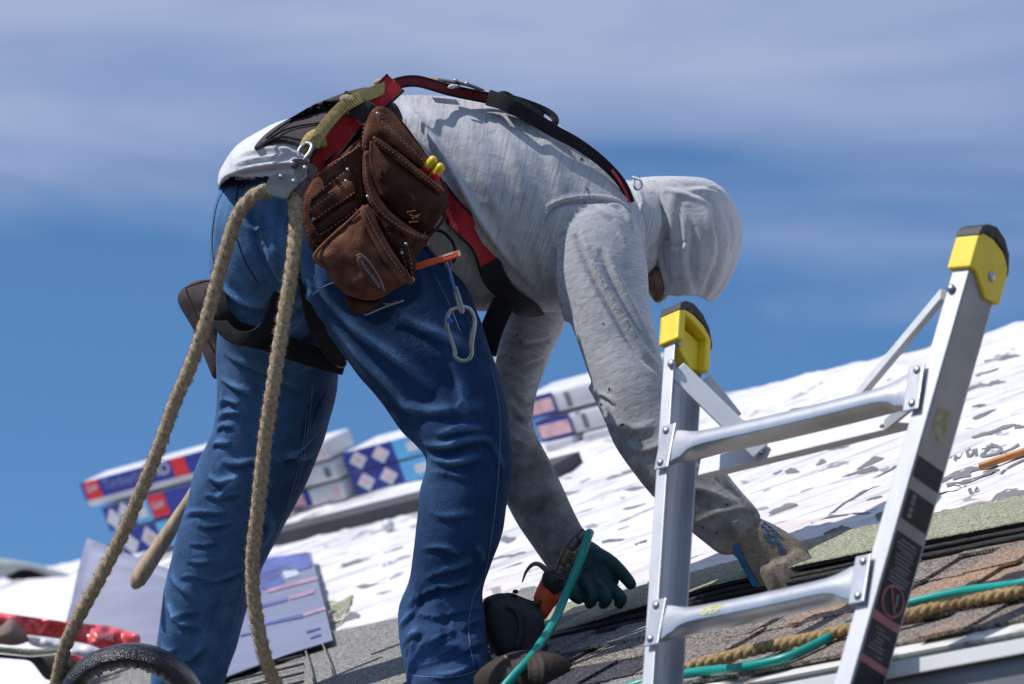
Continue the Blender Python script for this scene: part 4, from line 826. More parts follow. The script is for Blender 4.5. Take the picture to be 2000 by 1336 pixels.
# --- shirt
SF = [([(790, 200), (835, 262), (880, 335), (930, 420), (985, 500), (1035, 560)], .013, .013, .9), ([(800, 250), (845, 320), (895, 400), (950, 480), (1005, 545)], .010, .012, .9), ([(835, 215), (890, 275), (935, 350), (985, 430)], .007, .016), ([(860, 370), (900, 440), (935, 510), (960, 560)], .010, .013),
      ([(880, 200), (930, 290), (970, 380)], .004, .022), ([(960, 215), (1000, 300), (1030, 390)], .004, .02), ([(1060, 260), (1085, 320), (1100, 375)], .004, .02),
      ([(1052, 462), (1058, 430), (1078, 402), (1110, 390), (1160, 385), (1205, 392), (1232, 412)], .007, .006, 1.2), ([(1085, 480), (1092, 540), (1108, 620), (1135, 700), (1165, 775), (1195, 840)], .010, .009, .8),
      ([(1130, 450), (1160, 520), (1205, 600), (1255, 680), (1292, 722)], .013, .010, 1.0), ([(1180, 480), (1210, 550), (1250, 625), (1285, 690)], .009, .010, .9), ([(1185, 390), (1215, 410), (1240, 450)], .007, .008), ([(1165, 400), (1200, 430), (1228, 475)], .005, .009),
      ([(1165, 770), (1185, 776), (1200, 790)], .007, .007), ([(1180, 820), (1230, 840), (1280, 830)], .006, .013), ([(1220, 870), (1260, 880), (1320, 860)], .007, .013), ([(1350, 880), (1385, 900), (1420, 940), (1450, 965)], .010, .010), ([(1330, 950), (1380, 960), (1440, 985)], .007, .011), ([(1360, 1020), (1410, 1000), (1470, 990)], .005, .010),
      ([(1050, 470), (1062, 540), (1085, 600)], .006, .012), ([(940, 560), (1000, 590), (1060, 612)], .006, .012), ([(1000, 470), (1030, 540), (1080, 590)], .006, .014),
      ([(975, 652), (1020, 664), (1078, 655)], .009, .010, .9), ([(970, 690), (1020, 706), (1066, 694)], .009, .010, .9), ([(985, 725), (1030, 745), (1056, 738)], .008, .009), ([(1000, 765), (1035, 790), (1048, 780)], .009, .009), ([(1000, 795), (1030, 822), (1046, 812)], .009, .009), ([(990, 850), (1020, 866), (1050, 858)], .008, .010), ([(985, 890), (1020, 905), (1060, 890)], .006, .011), ([(1000, 960), (1040, 975), (1085, 950)], .005, .012), ([(1020, 1010), (1060, 1030), (1120, 1010)], .005, .012),
      ([(440, 342), (480, 330), (530, 322), (580, 318)], .009, .008, 1.0), ([(455, 318), (500, 306), (560, 300)], .006, .008)]
def s_dirt_shade(p):  # soiled sleeves and shoulder, plus underside shade painted along the belly
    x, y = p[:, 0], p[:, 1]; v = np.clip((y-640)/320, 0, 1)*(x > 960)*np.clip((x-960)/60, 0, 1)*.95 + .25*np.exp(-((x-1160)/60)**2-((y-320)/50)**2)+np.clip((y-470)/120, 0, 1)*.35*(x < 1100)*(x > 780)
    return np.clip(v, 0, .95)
TAIL = [(452, 372, 8.22, 22, .12), (462, 362, 8.22, 40, .15), (490, 362, 8.22, 66, .168), (530, 365, 8.215, 100, .178), (600, 360, 8.21, 146, .182)]
HEM = lambda x, y: x < 935 and y > np.interp(x, [430, 450, 520, 600, 700, 800, 880, 935], [366, 352, 347, 372, 430, 500, 575, 650])
M_UNDER = cloth_mat('white_jersey', (.60, .60, .63), (.54, .54, .58), (.62, .62, .64), (.4, .38, .36), 60, 3, fade=.2, bump=.2)
under, _b = garment('undershirt', [loft([(436, 366, 8.22, 12, .12), (447, 352, 8.22, 26, .15), (475, 338, 8.22, 50, .17), (515, 332, 8.215, 76, .178), (565, 334, 8.21, 108, .182), (620, 350, 8.21, 140, .182)], 30, 48)], .005, 6,
    [([(440, 346), (480, 330), (530, 322), (590, 318)], .010, .008, 1.0), ([(455, 322), (500, 310), (570, 302)], .006, .008), ([(470, 300), (520, 292), (570, 292)], .005, .010)], M_UNDER, man, amp=.004, cut=HEM)
sf = under.modifiers.new('cloth_thickness', 'SOLIDIFY'); sf.thickness = .003; sf.offset = -1
shirt, BS = garment('shirt', [loft([(545, 398, 8.21, 118, .15)]+T_SEC[3:], 80), loft(SLR, 70), loft(SLL, 60)], .0042, 8, SF, M_SHIRT, man, amp=.005, sc=6, dirt_tone=s_dirt_shade, cut=HEM)
sf = shirt.modifiers.new('cloth_thickness', 'SOLIDIFY'); sf.thickness = .003; sf.offset = -1
def join_bvh(*objs):
    V = []; Fc = []
    for o in objs:
        n = len(V); V += [v.co.copy() for v in o.data.vertices]; Fc += [tuple(i+n for i in p.vertices) for p in o.data.polygons]
    return BVHTree.FromPolygons(V, Fc)
BSU = join_bvh(shirt, under)
# --- hood
HS = [(1306, 345, 8.27, 34, .03), (1308, 347, 8.27, 58, .06), (1315, 353, 8.27, 74, .085), (1327, 372, 8.27, 88, .105), (1336, 400, 8.27, 96, .115), (1345, 435, 8.27, 98, .122), (1348, 470, 8.27, 95, .12), (1346, 505, 8.27, 89, .114), (1341, 535, 8.27, 80, .106), (1334, 560, 8.27, 68, .096), (1329, 577, 8.27, 60, .09)]
hl = loft(HS, 90, 96, caps=(False, False), axis=-UP); V = A(hl['V']); seg = 96; hF = [f for f in hl['F'] if len(f) == 4 or f[0] == 95]
pr_ = proj(V); zz = (pr_[:, 1]-340)/240; pe = pr_.copy()
# hem: lower round the right hand side; the crown is squared off with fabric drape
lowr = np.clip((pr_[:, 0]-1362)/45, 0, 1)*np.clip((pr_[:, 1]-500)/70, 0, 1)*20; V = V - np.outer(lowr/F*8.27, UP)
ang = np.arctan2((A(hl['V'])-np.repeat(A(hl['V']).reshape(-1, seg, 3).mean(1), seg, 0))@FW, (A(hl['V'])-np.repeat(A(hl['V']).reshape(-1, seg, 3).mean(1), seg, 0))@RT)
dr = 0.004*np.sin(ang*5+zz*2.6+1)*np.clip(zz*1.6, 0, 1) + .0025*np.sin(ang*11+zz*5)*np.clip(zz*1.3, 0, 1) + .004*np.array([mnoise.noise(Vector(tuple(q*11))) for q in V]); cen = np.repeat(V.reshape(-1, seg, 3).mean(1), seg, 0); dd = V-cen; dd /= np.linalg.norm(dd, axis=1)[:, None]+1e-9; V = V+dd*dr[:, None]
m_ = len(V)//seg; inner = []
for t in range(14):
    row = V[(m_-1-t*3)*seg:(m_-t*3)*seg]; c_ = row.mean(0); inner.append(c_+(row-c_)*.93+UP*.002)
V2 = np.vstack([V]+inner); m0 = m_-1
Fc = hF + [(m0*seg+j, m0*seg+(j+1) % seg, m_*seg+(j+1) % seg, m_*seg+j) for j in range(seg)] + [((m_+i)*seg+j, (m_+i)*seg+(j+1) % seg, (m_+i+1)*seg+(j+1) % seg, (m_+i+1)*seg+j) for i in range(13) for j in range(seg)]
hood = mk('hood', V2, Fc, M_HOOD, man); me = hood.data; HV, HN = arrays(me); BH = bvh_of(me)
HF = [([(1255, 365), (1275, 400), (1270, 450), (1280, 520), (1292, 560)], .012, .012, 1.0), ([(1375, 372), (1398, 420), (1404, 480), (1392, 540)], .009, .014), ([(1330, 380), (1325, 430), (1332, 500)], .007, .014), ([(1300, 360), (1345, 372), (1395, 392)], .006, .009), ([(1410, 400), (1428, 450), (1424, 500)], .006, .010), ([(1262, 345), (1280, 372), (1286, 410), (1272, 450), (1262, 500)], .010, .009, .9), ([(1290, 400), (1300, 440), (1296, 500), (1308, 560)], .010, .010, .8), ([(1340, 400), (1352, 460), (1350, 520), (1358, 566)], .008, .012), ([(1395, 410), (1402, 470), (1390, 530), (1372, 590)], .006, .012), ([(1310, 478), (1322, 482), (1336, 470)], .006, .007),
      ([(1252, 380), (1256, 430), (1264, 490), (1270, 560)], .008, .010), ([(1300, 549), (1330, 545), (1358, 548)], .0025, .004), ([(1378, 365), (1400, 372), (1422, 400)], .007, .008), ([(1310, 350), (1340, 362), (1390, 360)], .004, .01)]
HV = press(HV, HN, BH, HF); me.vertices.foreach_set('co', HV.ravel()); me.update(); BH = bvh_of(me)
pv = proj(HV); at = me.attributes.new('thr', 'FLOAT_VECTOR', 'POINT'); at.data.foreach_set('vector', np.stack([pv[:, 1]/1000, pv[:, 0]/1000*8/3, (HV@FW)*2.6], 1).ravel()); at = me.attributes.new('dirt_tone', 'FLOAT', 'POINT'); at.data.foreach_set('value', np.clip((pv[:, 1]-500)/200, 0, .3))
# hood root over the neck
nk, BN = garment('hood_collar', [loft([(1205, 440, 8.25, 96, .14), (1228, 446, 8.26, 98, .13), (1250, 452, 8.27, 98, .12), (1262, 455, 8.27, 96, .11)], 24, 40)], .006, 5, [([(1232, 350), (1246, 372), (1252, 400), (1240, 430)], .010, .008), ([(1225, 380), (1240, 440), (1258, 500)], .010, .010)], M_SHIRT, man, amp=.004, dirt_tone=lambda p: np.zeros(len(p)))
mb = MB(); V, Fc = tube_geo(pts3([(1236, 346, 8.12), (1250, 352, 8.11), (1253, 364, 8.11), (1244, 370, 8.11), (1238, 362, 8.11), (1238, 352, 8.12)], 24), .003, 8); mb.add(V, Fc); mb.obj('hood_loop', M_HOOD, man, True)
# seams of shirt and jeans (raised threads lying on the cloth)
def seam(name, px, b, m, r=.0011, off=.0005, parent=man):
    q = cr(px, max(8, int(sum(math.dist(px[i], px[i+1]) for i in range(len(px)-1))/6))); e = []
    for x, y in q:
        h = ray(b, x, y)
        if h[0] is not None: e.append(A(h[0])+A(h[1])*off)
    if len(e) < 4: return
    e = A(e); 
    for _ in range(2): e[1:-1] = .25*e[:-2]+.5*e[1:-1]+.25*e[2:]
    V, Fc = tube_geo(e, r, 6); return mk(name, V, Fc, m, parent)
M_SEAM = mat('denim_seam', (.12, .19, .30), .9, var=.3, scale=200)
for px in ([(1052, 464), (1058, 430), (1078, 403), (1110, 391), (1160, 386), (1205, 393), (1232, 412)], [(1075, 450), (1084, 500), (1100, 560), (1116, 606)], [(1308, 549), (1330, 545), (1356, 547)], [(878, 350), (905, 400), (930, 450), (960, 500), (1010, 560)]):
    seam('seam', px, BS if px[0][1] != 549 else BH, MATS['heather_jersey'], .0013)
for px in ([(960, 720), (975, 800), (975, 900), (966, 1000), (955, 1080), (945, 1130), (925, 1165), (915, 1230), (925, 1300)], [(600, 800), (590, 880), (570, 960), (545, 1030), (520, 1080)], [(610, 760), (600, 850), (585, 930), (560, 1000)], [(480, 1120), (465, 1180), (450, 1240), (425, 1300)], [(612, 575), (640, 556), (700, 540)], [(850, 540), (880, 600), (900, 650)], [(785, 1315), (830, 1322), (900, 1320), (955, 1300)]):
    seam('seam', px, BJ, M_SEAM, .0009)
strap('waistband', [(436, 362), (470, 353), (510, 350), (545, 356), (575, 368)], 26, M_DENIM, man, BJ, off=.002, th=.0025)
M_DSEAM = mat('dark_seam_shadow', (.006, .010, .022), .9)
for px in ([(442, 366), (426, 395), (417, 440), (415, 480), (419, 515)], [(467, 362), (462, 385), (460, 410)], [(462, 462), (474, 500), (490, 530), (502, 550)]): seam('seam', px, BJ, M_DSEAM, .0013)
for px in ([(501, 392), (504, 425), (514, 465), (538, 528)], [(507, 392), (510, 424), (520, 463), (544, 524)]): seam('seam', px, BJ, M_SEAM, .0008)
# ragged jeans hem and boots
bR = garment('boot', [loft([(915, 1300, 8.02, 50, .05), (925, 1330, 8.0, 54, .05), (932, 1350, 7.98, 52, .05)], 16, 28), loft([(915, 1362, 8.0, 38, .042), (955, 1346, 7.955, 48, .048), (1005, 1326, 7.90, 54, .052), (1050, 1318, 7.86, 50, .056), (1080, 1320, 7.83, 44, .052)], 44, 34)], .0040, 5,
     [([(990, 1275), (1002, 1300), (1008, 1335)], .004, .006), ([(1020, 1270), (1032, 1296), (1036, 1335)], .004, .006), ([(1050, 1270), (1062, 1300), (1060, 1340)], .003, .005)], M_BOOT, man, amp=.002, dirt_tone=lambda p: np.zeros(len(p)))[0]
mb = MB(); V, Fc = tube_geo(pts3([(880, 1408, 7.95), (950, 1398, 7.92), (1010, 1384, 7.87), (1070, 1370, 7.825), (1106, 1350, 7.795), (1118, 1326, 7.805)], 30), .011, 8); mb.add(V, Fc); mb.obj('boot_sole', M_BLKP, man, True)
bL = garment('boot', [loft([(356, 1380, 8.68, 50, .055), (360, 1420, 8.70, 54, .055), (400, 1432, 8.68, 44, .05), (470, 1438, 8.62, 40, .05), (510, 1440, 8.6, 26, .04)], 30, 26)], .006, 4, [], M_BOOT, man, amp=.001, dirt_tone=lambda p: np.zeros(len(p)))[0]
bR['label'] = 'brown leather boot pointing right'
for i in range(3):
    V, Fc = tube_geo(pts3([(986+i*14, 1282-i*2, 7.885-.01*i), (994+i*14, 1288-i*2, 7.862-.01*i), (1000+i*14, 1304-i, 7.845-.01*i)], 8), .0022, 6); mk('bootlace', V, Fc, M_WOOD, man)

# --- gloves: palm and five separate bent fingers each
def limb(rows, n=16, seg=16): return loft(rows, n, seg)
GL = [limb([(1110, 1078, 8.245, 40, .036), (1140, 1100, 8.23, 46, .034), (1162, 1126, 8.215, 46, .032), (1176, 1146, 8.21, 38, .030)], 24, 24),
      limb([(1164, 1088, 8.215, 22, .021), (1190, 1100, 8.205, 18, .018), (1212, 1117, 8.195, 14, .0145), (1229, 1137, 8.19, 12, .013), (1233, 1143, 8.19, 11, .012)]),     # pointing finger
      limb([(1172, 1132, 8.20, 17, .018), (1194, 1150, 8.18, 14, .015), (1212, 1168, 8.17, 13, .0145), (1209, 1178, 8.18, 11, .012)]),
      limb([(1160, 1134, 8.19, 18, .019), (1174, 1150, 8.16, 14, .016), (1184, 1170, 8.15, 12.5, .014), (1178, 1180, 8.165, 10, .012)]),
      limb([(1142, 1136, 8.185, 17, .018), (1150, 1152, 8.155, 13.5, .015), (1157, 1170, 8.145, 12, .0135), (1151, 1180, 8.16, 10, .012)]),
      limb([(1120, 1120, 8.19, 18, .019), (1112, 1142, 8.17, 17, .017), (1122, 1162, 8.155, 14, .0145), (1132, 1172, 8.15, 11, .012)])]
gl = garment('glove', GL, .0026, 2, [([(1140, 1150), (1150, 1158), (1158, 1150)], .002, .003)], M_TEALG, man, amp=.001, dirt_tone=lambda p: np.zeros(len(p)))[0]; gl['label'] = 'dark teal rubber glove with the forefinger pointing right'
GR = [limb([(1452, 1044, 7.895, 44, .040), (1490, 1070, 7.89, 52, .038), (1528, 1100, 7.885, 56, .036), (1548, 1118, 7.88, 50, .034)], 26, 26),
      limb([(1555, 1092, 7.86, 22, .021), (1582, 1110, 7.85, 19, .019), (1594, 1134, 7.85, 16, .017), (1582, 1152, 7.86, 14, .015)]),
      limb([(1538, 1104, 7.85, 21, .021), (1562, 1126, 7.84, 18, .018), (1570, 1148, 7.84, 15, .016), (1556, 1162, 7.855, 13, .014)]),
      limb([(1515, 1112, 7.85, 20, .02), (1536, 1136, 7.84, 17, .017), (1542, 1156, 7.84, 14, .015), (1530, 1168, 7.855, 12, .013)]),
      limb([(1495, 1114, 7.86, 18, .018), (1508, 1140, 7.85, 15, .016), (1512, 1160, 7.85, 13, .014), (1502, 1170, 7.86, 11, .012)]),
      limb([(1460, 1080, 7.90, 22, .021), (1474, 1112, 7.89, 19, .019), (1490, 1142, 7.88, 16, .016), (1504, 1158, 7.875, 13, .014)])]
gr, BGR = garment('glove', GR, .0034, 4, [], M_KNIT, man, amp=.002, dirt_tone=lambda p: np.zeros(len(p))); gr['label'] = 'tan knit glove with blue print and blue palm'
# blue dipped palm edge
strap('palm_dip', [(1436, 1062), (1448, 1090), (1462, 1118), (1478, 1142)], 17, M_BLUEP, gr, BGR, off=.001, th=.002)
mb = MB()
rr = random.Random(3)
for (x, y) in [(1487+i*7+j*3, 1016+i*6+j*11) for i in range(6) for j in range(4)]:
    if rr.random() < .25: continue
    c, nn = on(BGR, x+rr.uniform(-2, 2), y+rr.uniform(-2, 2), .0012); t1 = np.cross(nn, A([.4, .1, .9])); t1 /= np.linalg.norm(t1); t2 = np.cross(nn, t1); mb.box(c, t1*rr.uniform(.0025, .0045), t2*.0017, nn*.0007); mb.box(c+t1*.002, t1*.0012, t2*rr.uniform(.003, .005), nn*.0007)
mb.obj('glove_print', M_BLUEP, gr, kind='stuff')

# ================================================================== HARNESS, POUCHES, TOOLS
har = thing('safety_harness', 'red and black safety harness with padded waist belt worn over the grey shirt', 'harness', P(620, 290, 8.2))
def belt_pad(poly, m, name, off=.010, bulge=.012, th=.012, **k): return patch(name, poly, None, m, har, bulge=bulge, th=th, step=8, edge=14, on_b=BSU, off=off, **k)
belt_pad([(492, 294), (500, 280), (522, 258), (548, 240), (575, 226), (610, 205), (648, 190), (680, 178), (722, 168), (745, 185), (712, 196), (690, 222), (655, 255), (628, 300), (606, 318), (585, 285), (560, 276), (530, 278)], M_PLUM, 'waist_pad')
for px in ([(505, 288), (540, 262), (575, 248), (625, 240), (650, 238)], [(520, 270), (560, 240), (600, 222), (650, 212)], [(500, 292), (545, 268), (590, 274)]):
    q = cr(px, 24); V, Fc = tube_geo([P(x, y, proj(on(BSU, x, y, 0)[0])[0, 2]-.028) for x, y in q], .0022, 6); mk('piping', V, Fc, M_BLACKWEB, har)
strap('red_strap', [(772, 162, 8.02), (742, 190, 8.00), (710, 214, 7.985), (684, 240, 7.97), (660, 270, 7.965), (640, 296, 7.96), (630, 318, 7.965)], 44, M_REDWEB, har, edge_m=M_BLACKWEB, th=.003)
strap('red_strap', [(665, 268, 7.972), (640, 292, 7.96), (622, 305, 7.955), (620, 325, 7.96), (632, 345, 7.97)], 30, M_REDWEB, har, edge_m=M_BLACKWEB, th=.003)
patch('belt_inside', [(690, 250), (722, 228), (735, 238), (700, 275), (672, 300), (640, 315), (655, 290)], 7.99, M_BLACKWEB, har, bulge=.004, th=.01, step=7)
strap('grey_strap', [(668, 196, 7.97), (700, 210, 7.955), (735, 232, 7.955), (760, 250, 7.97)], 42, M_GREYWEB, har, th=.004)
patch('belt_side', [(745, 205), (768, 195), (782, 215), (790, 240), (775, 245), (752, 225)], 8.0, M_PLUM, har, bulge=.008, th=.015, step=7)
# back strap standing clear of the shirt, then the black shoulder strap
strap('back_strap', [(762, 168, 8.06), (785, 160, 8.07), (815, 158, 8.08), (850, 168, 8.10), (885, 178, 8.12), (925, 186, 8.13), (965, 194, 8.14)], 18, mat('shaded_red_webbing', (.16, .010, .015), .8, var=.25, scale=240, bump=.5, bscale=600), har, edge_m=M_BLACKWEB, th=.0035)  # webbing red darkened to paint the strap's shaded underside
strap('back_strap', [(760, 170, 8.2), (790, 158, 8.2), (830, 160, 8.2), (880, 172, 8.2), (930, 184, 8.2), (965, 192, 8.2)], 14, M_BLACKWEB, har, th=.003)
patch('tan_pad', [(815, 159), (830, 151), (858, 152), (872, 164), (866, 170), (840, 166)], 8.14, M_YELWEB, har, bulge=.01, th=.03, step=6)
strap('shoulder_strap', [(955, 191, 8.10), (985, 200, 8.08), (1015, 216, 8.08), (1050, 236, 8.085), (1085, 258, 8.09), (1120, 276, 8.10), (1150, 296, 8.11), (1178, 318, 8.115), (1202, 342, 8.12), (1220, 366, 8.12), (1232, 396, 8.12)], 28, M_BLACKWEB, har, th=.005, taper=lambda t: 1.15-.55*t)
strap('shoulder_strap', [(960, 188, 8.14), (1000, 192, 8.14), (1040, 205, 8.14), (1070, 218, 8.14), (1088, 232, 8.13), (1085, 246, 8.12), (1070, 244, 8.12), (1062, 236, 8.12)], 14, M_BLACKWEB, har, th=.006)
strap('red_edge', [(1195, 332, 8.105), (1212, 355, 8.10), (1224, 378, 8.10), (1230, 396, 8.10)], 5, M_REDWEB, har, th=.002)
patch('dring_pad', [(960, 188), (975, 178), (988, 176), (1010, 190), (1040, 205), (1068, 225), (1050, 234), (1010, 214), (975, 200)], 8.10, M_BLACKWEB, har, bulge=.008, th=.03, step=6)
mb = MB(); pl = pts3([(858, 156, 8.12), (880, 160, 8.115), (915, 166, 8.11), (945, 178, 8.11)], 14); V, Fc = tube_geo(pl, .013, 10, flat=.28, nrm=UP); mb.add(V, Fc); mb.obj('adjuster_plate', M_STEELD, har)
for i, (x, y) in enumerate(((890, 157), (912, 163), (893, 168))): mb = MB(); mb.ball(P(x, y, 8.10), .0055, UP, 10, .7); mb.obj('rivet', M_STEEL, har, True)
patch('white_tag', [(870, 171), (882, 163), (892, 163), (894, 172), (880, 175)], 8.09, M_WHITEP, har, bulge=.002, th=.006, step=5)
# flank strap
strap('flank_strap', [(862, 362), (880, 395), (902, 432), (925, 468), (945, 500), (956, 522)], 46, M_REDWEB, har, BS, off=.006, edge_m=M_BLACKWEB)
strap('flank_strap', [(950, 512), (965, 540), (990, 566), (1018, 592), (1040, 606)], 48, M_BLACKWEB, har, BS, off=.009)
strap('thigh_strap', [(985, 590, 8.10), (968, 625, 8.12), (955, 660, 8.14), (948, 690, 8.16)], 46, M_BLACKWEB, har, th=.004)
# leg loops
strap('leg_strap', [(420, 566, 8.19), (425, 600, 8.17), (440, 632, 8.17), (470, 652, 8.18), (520, 664, 8.20), (575, 684, 8.21), (625, 700, 8.225), (672, 712, 8.26)], 44, M_BLACKWEB, har, th=.004, seg_up=-FW)
strap('leg_strap', [(412, 580, 8.22), (425, 625, 8.17), (460, 660, 8.15), (500, 658, 8.145), (528, 628, 8.145), (545, 580, 8.14), (556, 530, 8.13), (572, 480, 8.11)], 30, M_BLACKWEB, har, th=.004, seg_up=-FW+.3*RT)
strap('leg_strap', [(590, 470, 8.07), (596, 520, 8.075), (608, 570, 8.09), (618, 620, 8.12), (640, 665, 8.18), (670, 705, 8.24)], 44, M_BLACKWEB, har, th=.004, seg_up=-FW)
strap('leg_strap_red', [(602, 520, 8.06), (610, 560, 8.075), (618, 590, 8.09)], 12, mat('dull_red_web', (.12, .012, .015), .85, var=.3, scale=90), har, th=.003)
mb = MB(); c = P(667, 709, 8.235); V, Fc = tube_geo([c+RT*.010*math.cos(t)+UP*.009*math.sin(t) for t in np.linspace(0, 6.2, 20)], .0018, 6, cap=False); mb.add(V, Fc); mb.obj('strap_ring', M_STEEL, har, True)
# --- olive lanyard down to the grab
lan = thing('lanyard', 'olive yellow webbing lanyard tied from harness back to the steel rope grab', 'lanyard', P(660, 220, 7.95))
strap('webbing', [(770, 165, 8.03), (735, 178, 8.0), (705, 190, 7.96), (672, 207, 7.94), (645, 235, 7.93), (625, 262, 7.925), (612, 285, 7.925)], 25, M_YELWEB, lan, th=.0065, n=46)
patch('loop', [(584, 288), (590, 270), (603, 256), (620, 250), (632, 258), (624, 274), (612, 290), (600, 300), (588, 299)], 7.925, M_YELWEB, lan, bulge=.012, th=.02, step=5, edge=8)
patch('knot', [(610, 262), (628, 250), (638, 262), (636, 276), (642, 288), (628, 290), (616, 284)], 7.93, M_YELWEB, lan, bulge=.014, th=.02, step=5, edge=8, rough=.006)
patch('knot', [(660, 190), (676, 182), (694, 190), (696, 204), (684, 210), (668, 204)], 7.935, M_ROPE, lan, bulge=.010, th=.02, step=5, edge=8, rough=.006)
patch('knot', [(727, 160), (740, 152), (758, 154), (768, 162), (754, 168), (734, 168)], 8.02, M_ROPE, lan, bulge=.012, th=.03, step=5, edge=8, rough=.006)
for k in range(22):
    t = k/21; q = cr([(705, 190), (672, 207), (645, 235), (625, 262)], 22)[k]; x, y = q; mbw = MB() if k == 0 else mbw
    mbw.tube([P(x-9, y-9, 7.929), P(x+6, y+9, 7.926)], .0011, 5)
mbw.obj('weave_rib', M_YELWEB, lan, False, kind='stuff')
# --- rope grab
grab = thing('rope_grab', 'worn grey steel rope grab clamped on the brown rope behind his waist', 'rope grab', P(560, 350, 7.9))
def plate(name, poly, D, th, m, parent, bev=.002):
    V = [P(x, y, D) for x, y in poly]; n = len(V); bm = bmesh.new(); vs = [bm.verts.new(Vector(v)) for v in V]; f = bm.faces.new(vs); r = bmesh.ops.extrude_face_region(bm, geom=[f]); nv = [e for e in r['geom'] if isinstance(e, bmesh.types.BMVert)]
    bmesh.ops.translate(bm, verts=nv, vec=Vector(FW*th)); bmesh.ops.recalc_face_normals(bm, faces=bm.faces); bmesh.ops.bevel(bm, geom=list(bm.edges), offset=bev, segments=2, affect='EDGES')
    me = bpy.data.meshes.new(name); bm.to_mesh(me); bm.free(); me.materials.append(m); o = bpy.data.objects.new(name, me); COL.objects.link(o); put(o, parent); return o
plate('cover_plate', [(519, 362), (524, 348), (536, 338), (560, 338), (582, 346), (585, 356), (578, 366), (566, 376), (562, 388), (546, 387), (520, 378)], 7.865, .035, M_STEEL, grab, .0025)
plate('side_plate', [(576, 368), (586, 356), (600, 345), (612, 338), (608, 352), (596, 372), (584, 392), (574, 398), (566, 388)], 7.885, .025, M_STEELD, grab)
plate('cam_arm', [(566, 316), (574, 309), (592, 311), (610, 320), (622, 330), (616, 345), (604, 350), (597, 338), (600, 332), (590, 322), (582, 320), (576, 330), (568, 328)], 7.87, .03, M_STEELD, grab)
plate('cam', [(580, 322), (592, 326), (596, 340), (586, 352), (574, 346), (574, 332)], 7.885, .02, M_STEEL, grab)
for (x, y) in ((549, 345), (574, 354), (571, 319), (596, 328)):
    mb = MB(); mb.ball(P(x, y, 7.862), .0052, -FW, 12, .45); mb.ball(P(x, y, 7.8595), .0024, -FW, 8, .4); mb.obj('rivet', M_STEEL, grab, True)
mb = MB(); V, Fc = tube_geo(pts3([(590, 314, 7.90), (583, 300, 7.905), (588, 288, 7.91), (600, 280, 7.915), (609, 284, 7.90), (606, 296, 7.89), (597, 308, 7.885), (592, 318, 7.885)], 40), .0042, 8); mb.add(V, Fc); mb.obj('connector_ring', M_STEEL, grab, True)

# --- right hand tool pouch
bag = thing('tool_pouch', 'brown suede tool pouch with stitched pockets on his right hip', 'tool pouch', P(720, 420, 7.95))
dz = lambda D0, gx=0, gy=0: (lambda x, y: D0 + gx*(x-720)/1000 + gy*(y-400)/1000)
patch('backing', [(716, 215), (735, 204), (762, 212), (790, 240), (815, 275), (845, 320), (866, 352), (880, 380), (872, 400), (850, 440), (838, 470), (812, 500), (806, 545), (770, 565), (700, 590), (640, 520), (600, 480), (590, 420), (592, 375), (616, 345), (650, 318), (690, 290), (706, 262)], dz(7.965, .06, -.05), M_LEATHER2, bag, bulge=.010, th=.012, step=9)
patch('top_flap', [(706, 275), (716, 232), (730, 208), (748, 206), (768, 220), (800, 262), (830, 300), (855, 345), (868, 370), (860, 384), (820, 356), (776, 320), (742, 290), (728, 276), (724, 340), (712, 355), (708, 320)], dz(7.925, .07), M_LEATHER, bag, bulge=.014, th=.016, step=8, rough=.006)
patch('large_pocket', [(730, 272), (760, 292), (800, 325), (840, 358), (866, 376), (878, 380), (874, 402), (856, 432), (838, 456), (806, 440), (776, 418), (755, 396), (740, 372), (728, 345), (724, 300)], dz(7.905, .09), M_LEATHER2, bag, bulge=.030, th=.03, step=8, rough=.008)
patch('pocket_rim', [(728, 264), (736, 268), (780, 300), (826, 338), (866, 370), (862, 382), (830, 358), (790, 326), (750, 295), (728, 280)], dz(7.888, .09), M_LEATHER, bag, bulge=.005, th=.010, step=6, edge=6)
patch('upper_pocket', [(735, 215), (752, 222), (780, 246), (812, 280), (832, 308), (850, 335), (838, 340), (800, 312), (765, 282), (742, 258), (733, 236)], dz(7.905, .07), M_LEATHER, bag, bulge=.012, th=.014, step=7, rough=.006)
patch('left_panel', [(702, 268), (716, 290), (712, 320), (704, 350), (712, 390), (690, 420), (650, 450), (626, 478), (604, 470), (592, 428), (592, 392), (604, 362), (630, 332), (668, 302)], dz(7.93, 0, -.03), M_LEATHER, bag, bulge=.012, th=.014, step=8, rough=.004)
patch('slot_pocket', [(600, 386), (640, 352), (676, 326), (690, 330), (700, 352), (706, 372), (668, 402), (632, 432), (612, 444), (602, 418)], dz(7.912, 0, -.03), M_LEATHER2, bag, bulge=.012, th=.016, step=7)
patch('slot_pocket', [(604, 402), (640, 376), (672, 352), (682, 350), (692, 360), (696, 376), (660, 404), (628, 428), (610, 436)], dz(7.900, 0, -.03), M_LEATHER, bag, bulge=.010, th=.012, step=7)
patch('slot_pocket', [(614, 440), (650, 414), (684, 392), (700, 390), (704, 404), (670, 428), (634, 452), (618, 456)], dz(7.902, 0, -.03), M_LEATHER2, bag, bulge=.008, th=.012, step=7)
patch('hanging_strap', [(708, 296), (722, 290), (726, 320), (730, 352), (740, 385), (758, 410), (790, 436), (820, 456), (846, 462), (838, 470), (806, 466), (770, 448), (738, 422), (718, 392), (708, 350)], dz(7.878, .05), M_LEATHER, bag, bulge=.006, th=.012, step=7, edge=8, rough=.003)
patch('middle_pocket', [(724, 398), (750, 420), (790, 448), (826, 466), (838, 470), (826, 486), (812, 500), (802, 520), (806, 548), (790, 556), (770, 520), (750, 480), (735, 440)], dz(7.90, .06), M_LEATHER2, bag, bulge=.022, th=.03, step=8, rough=.006)
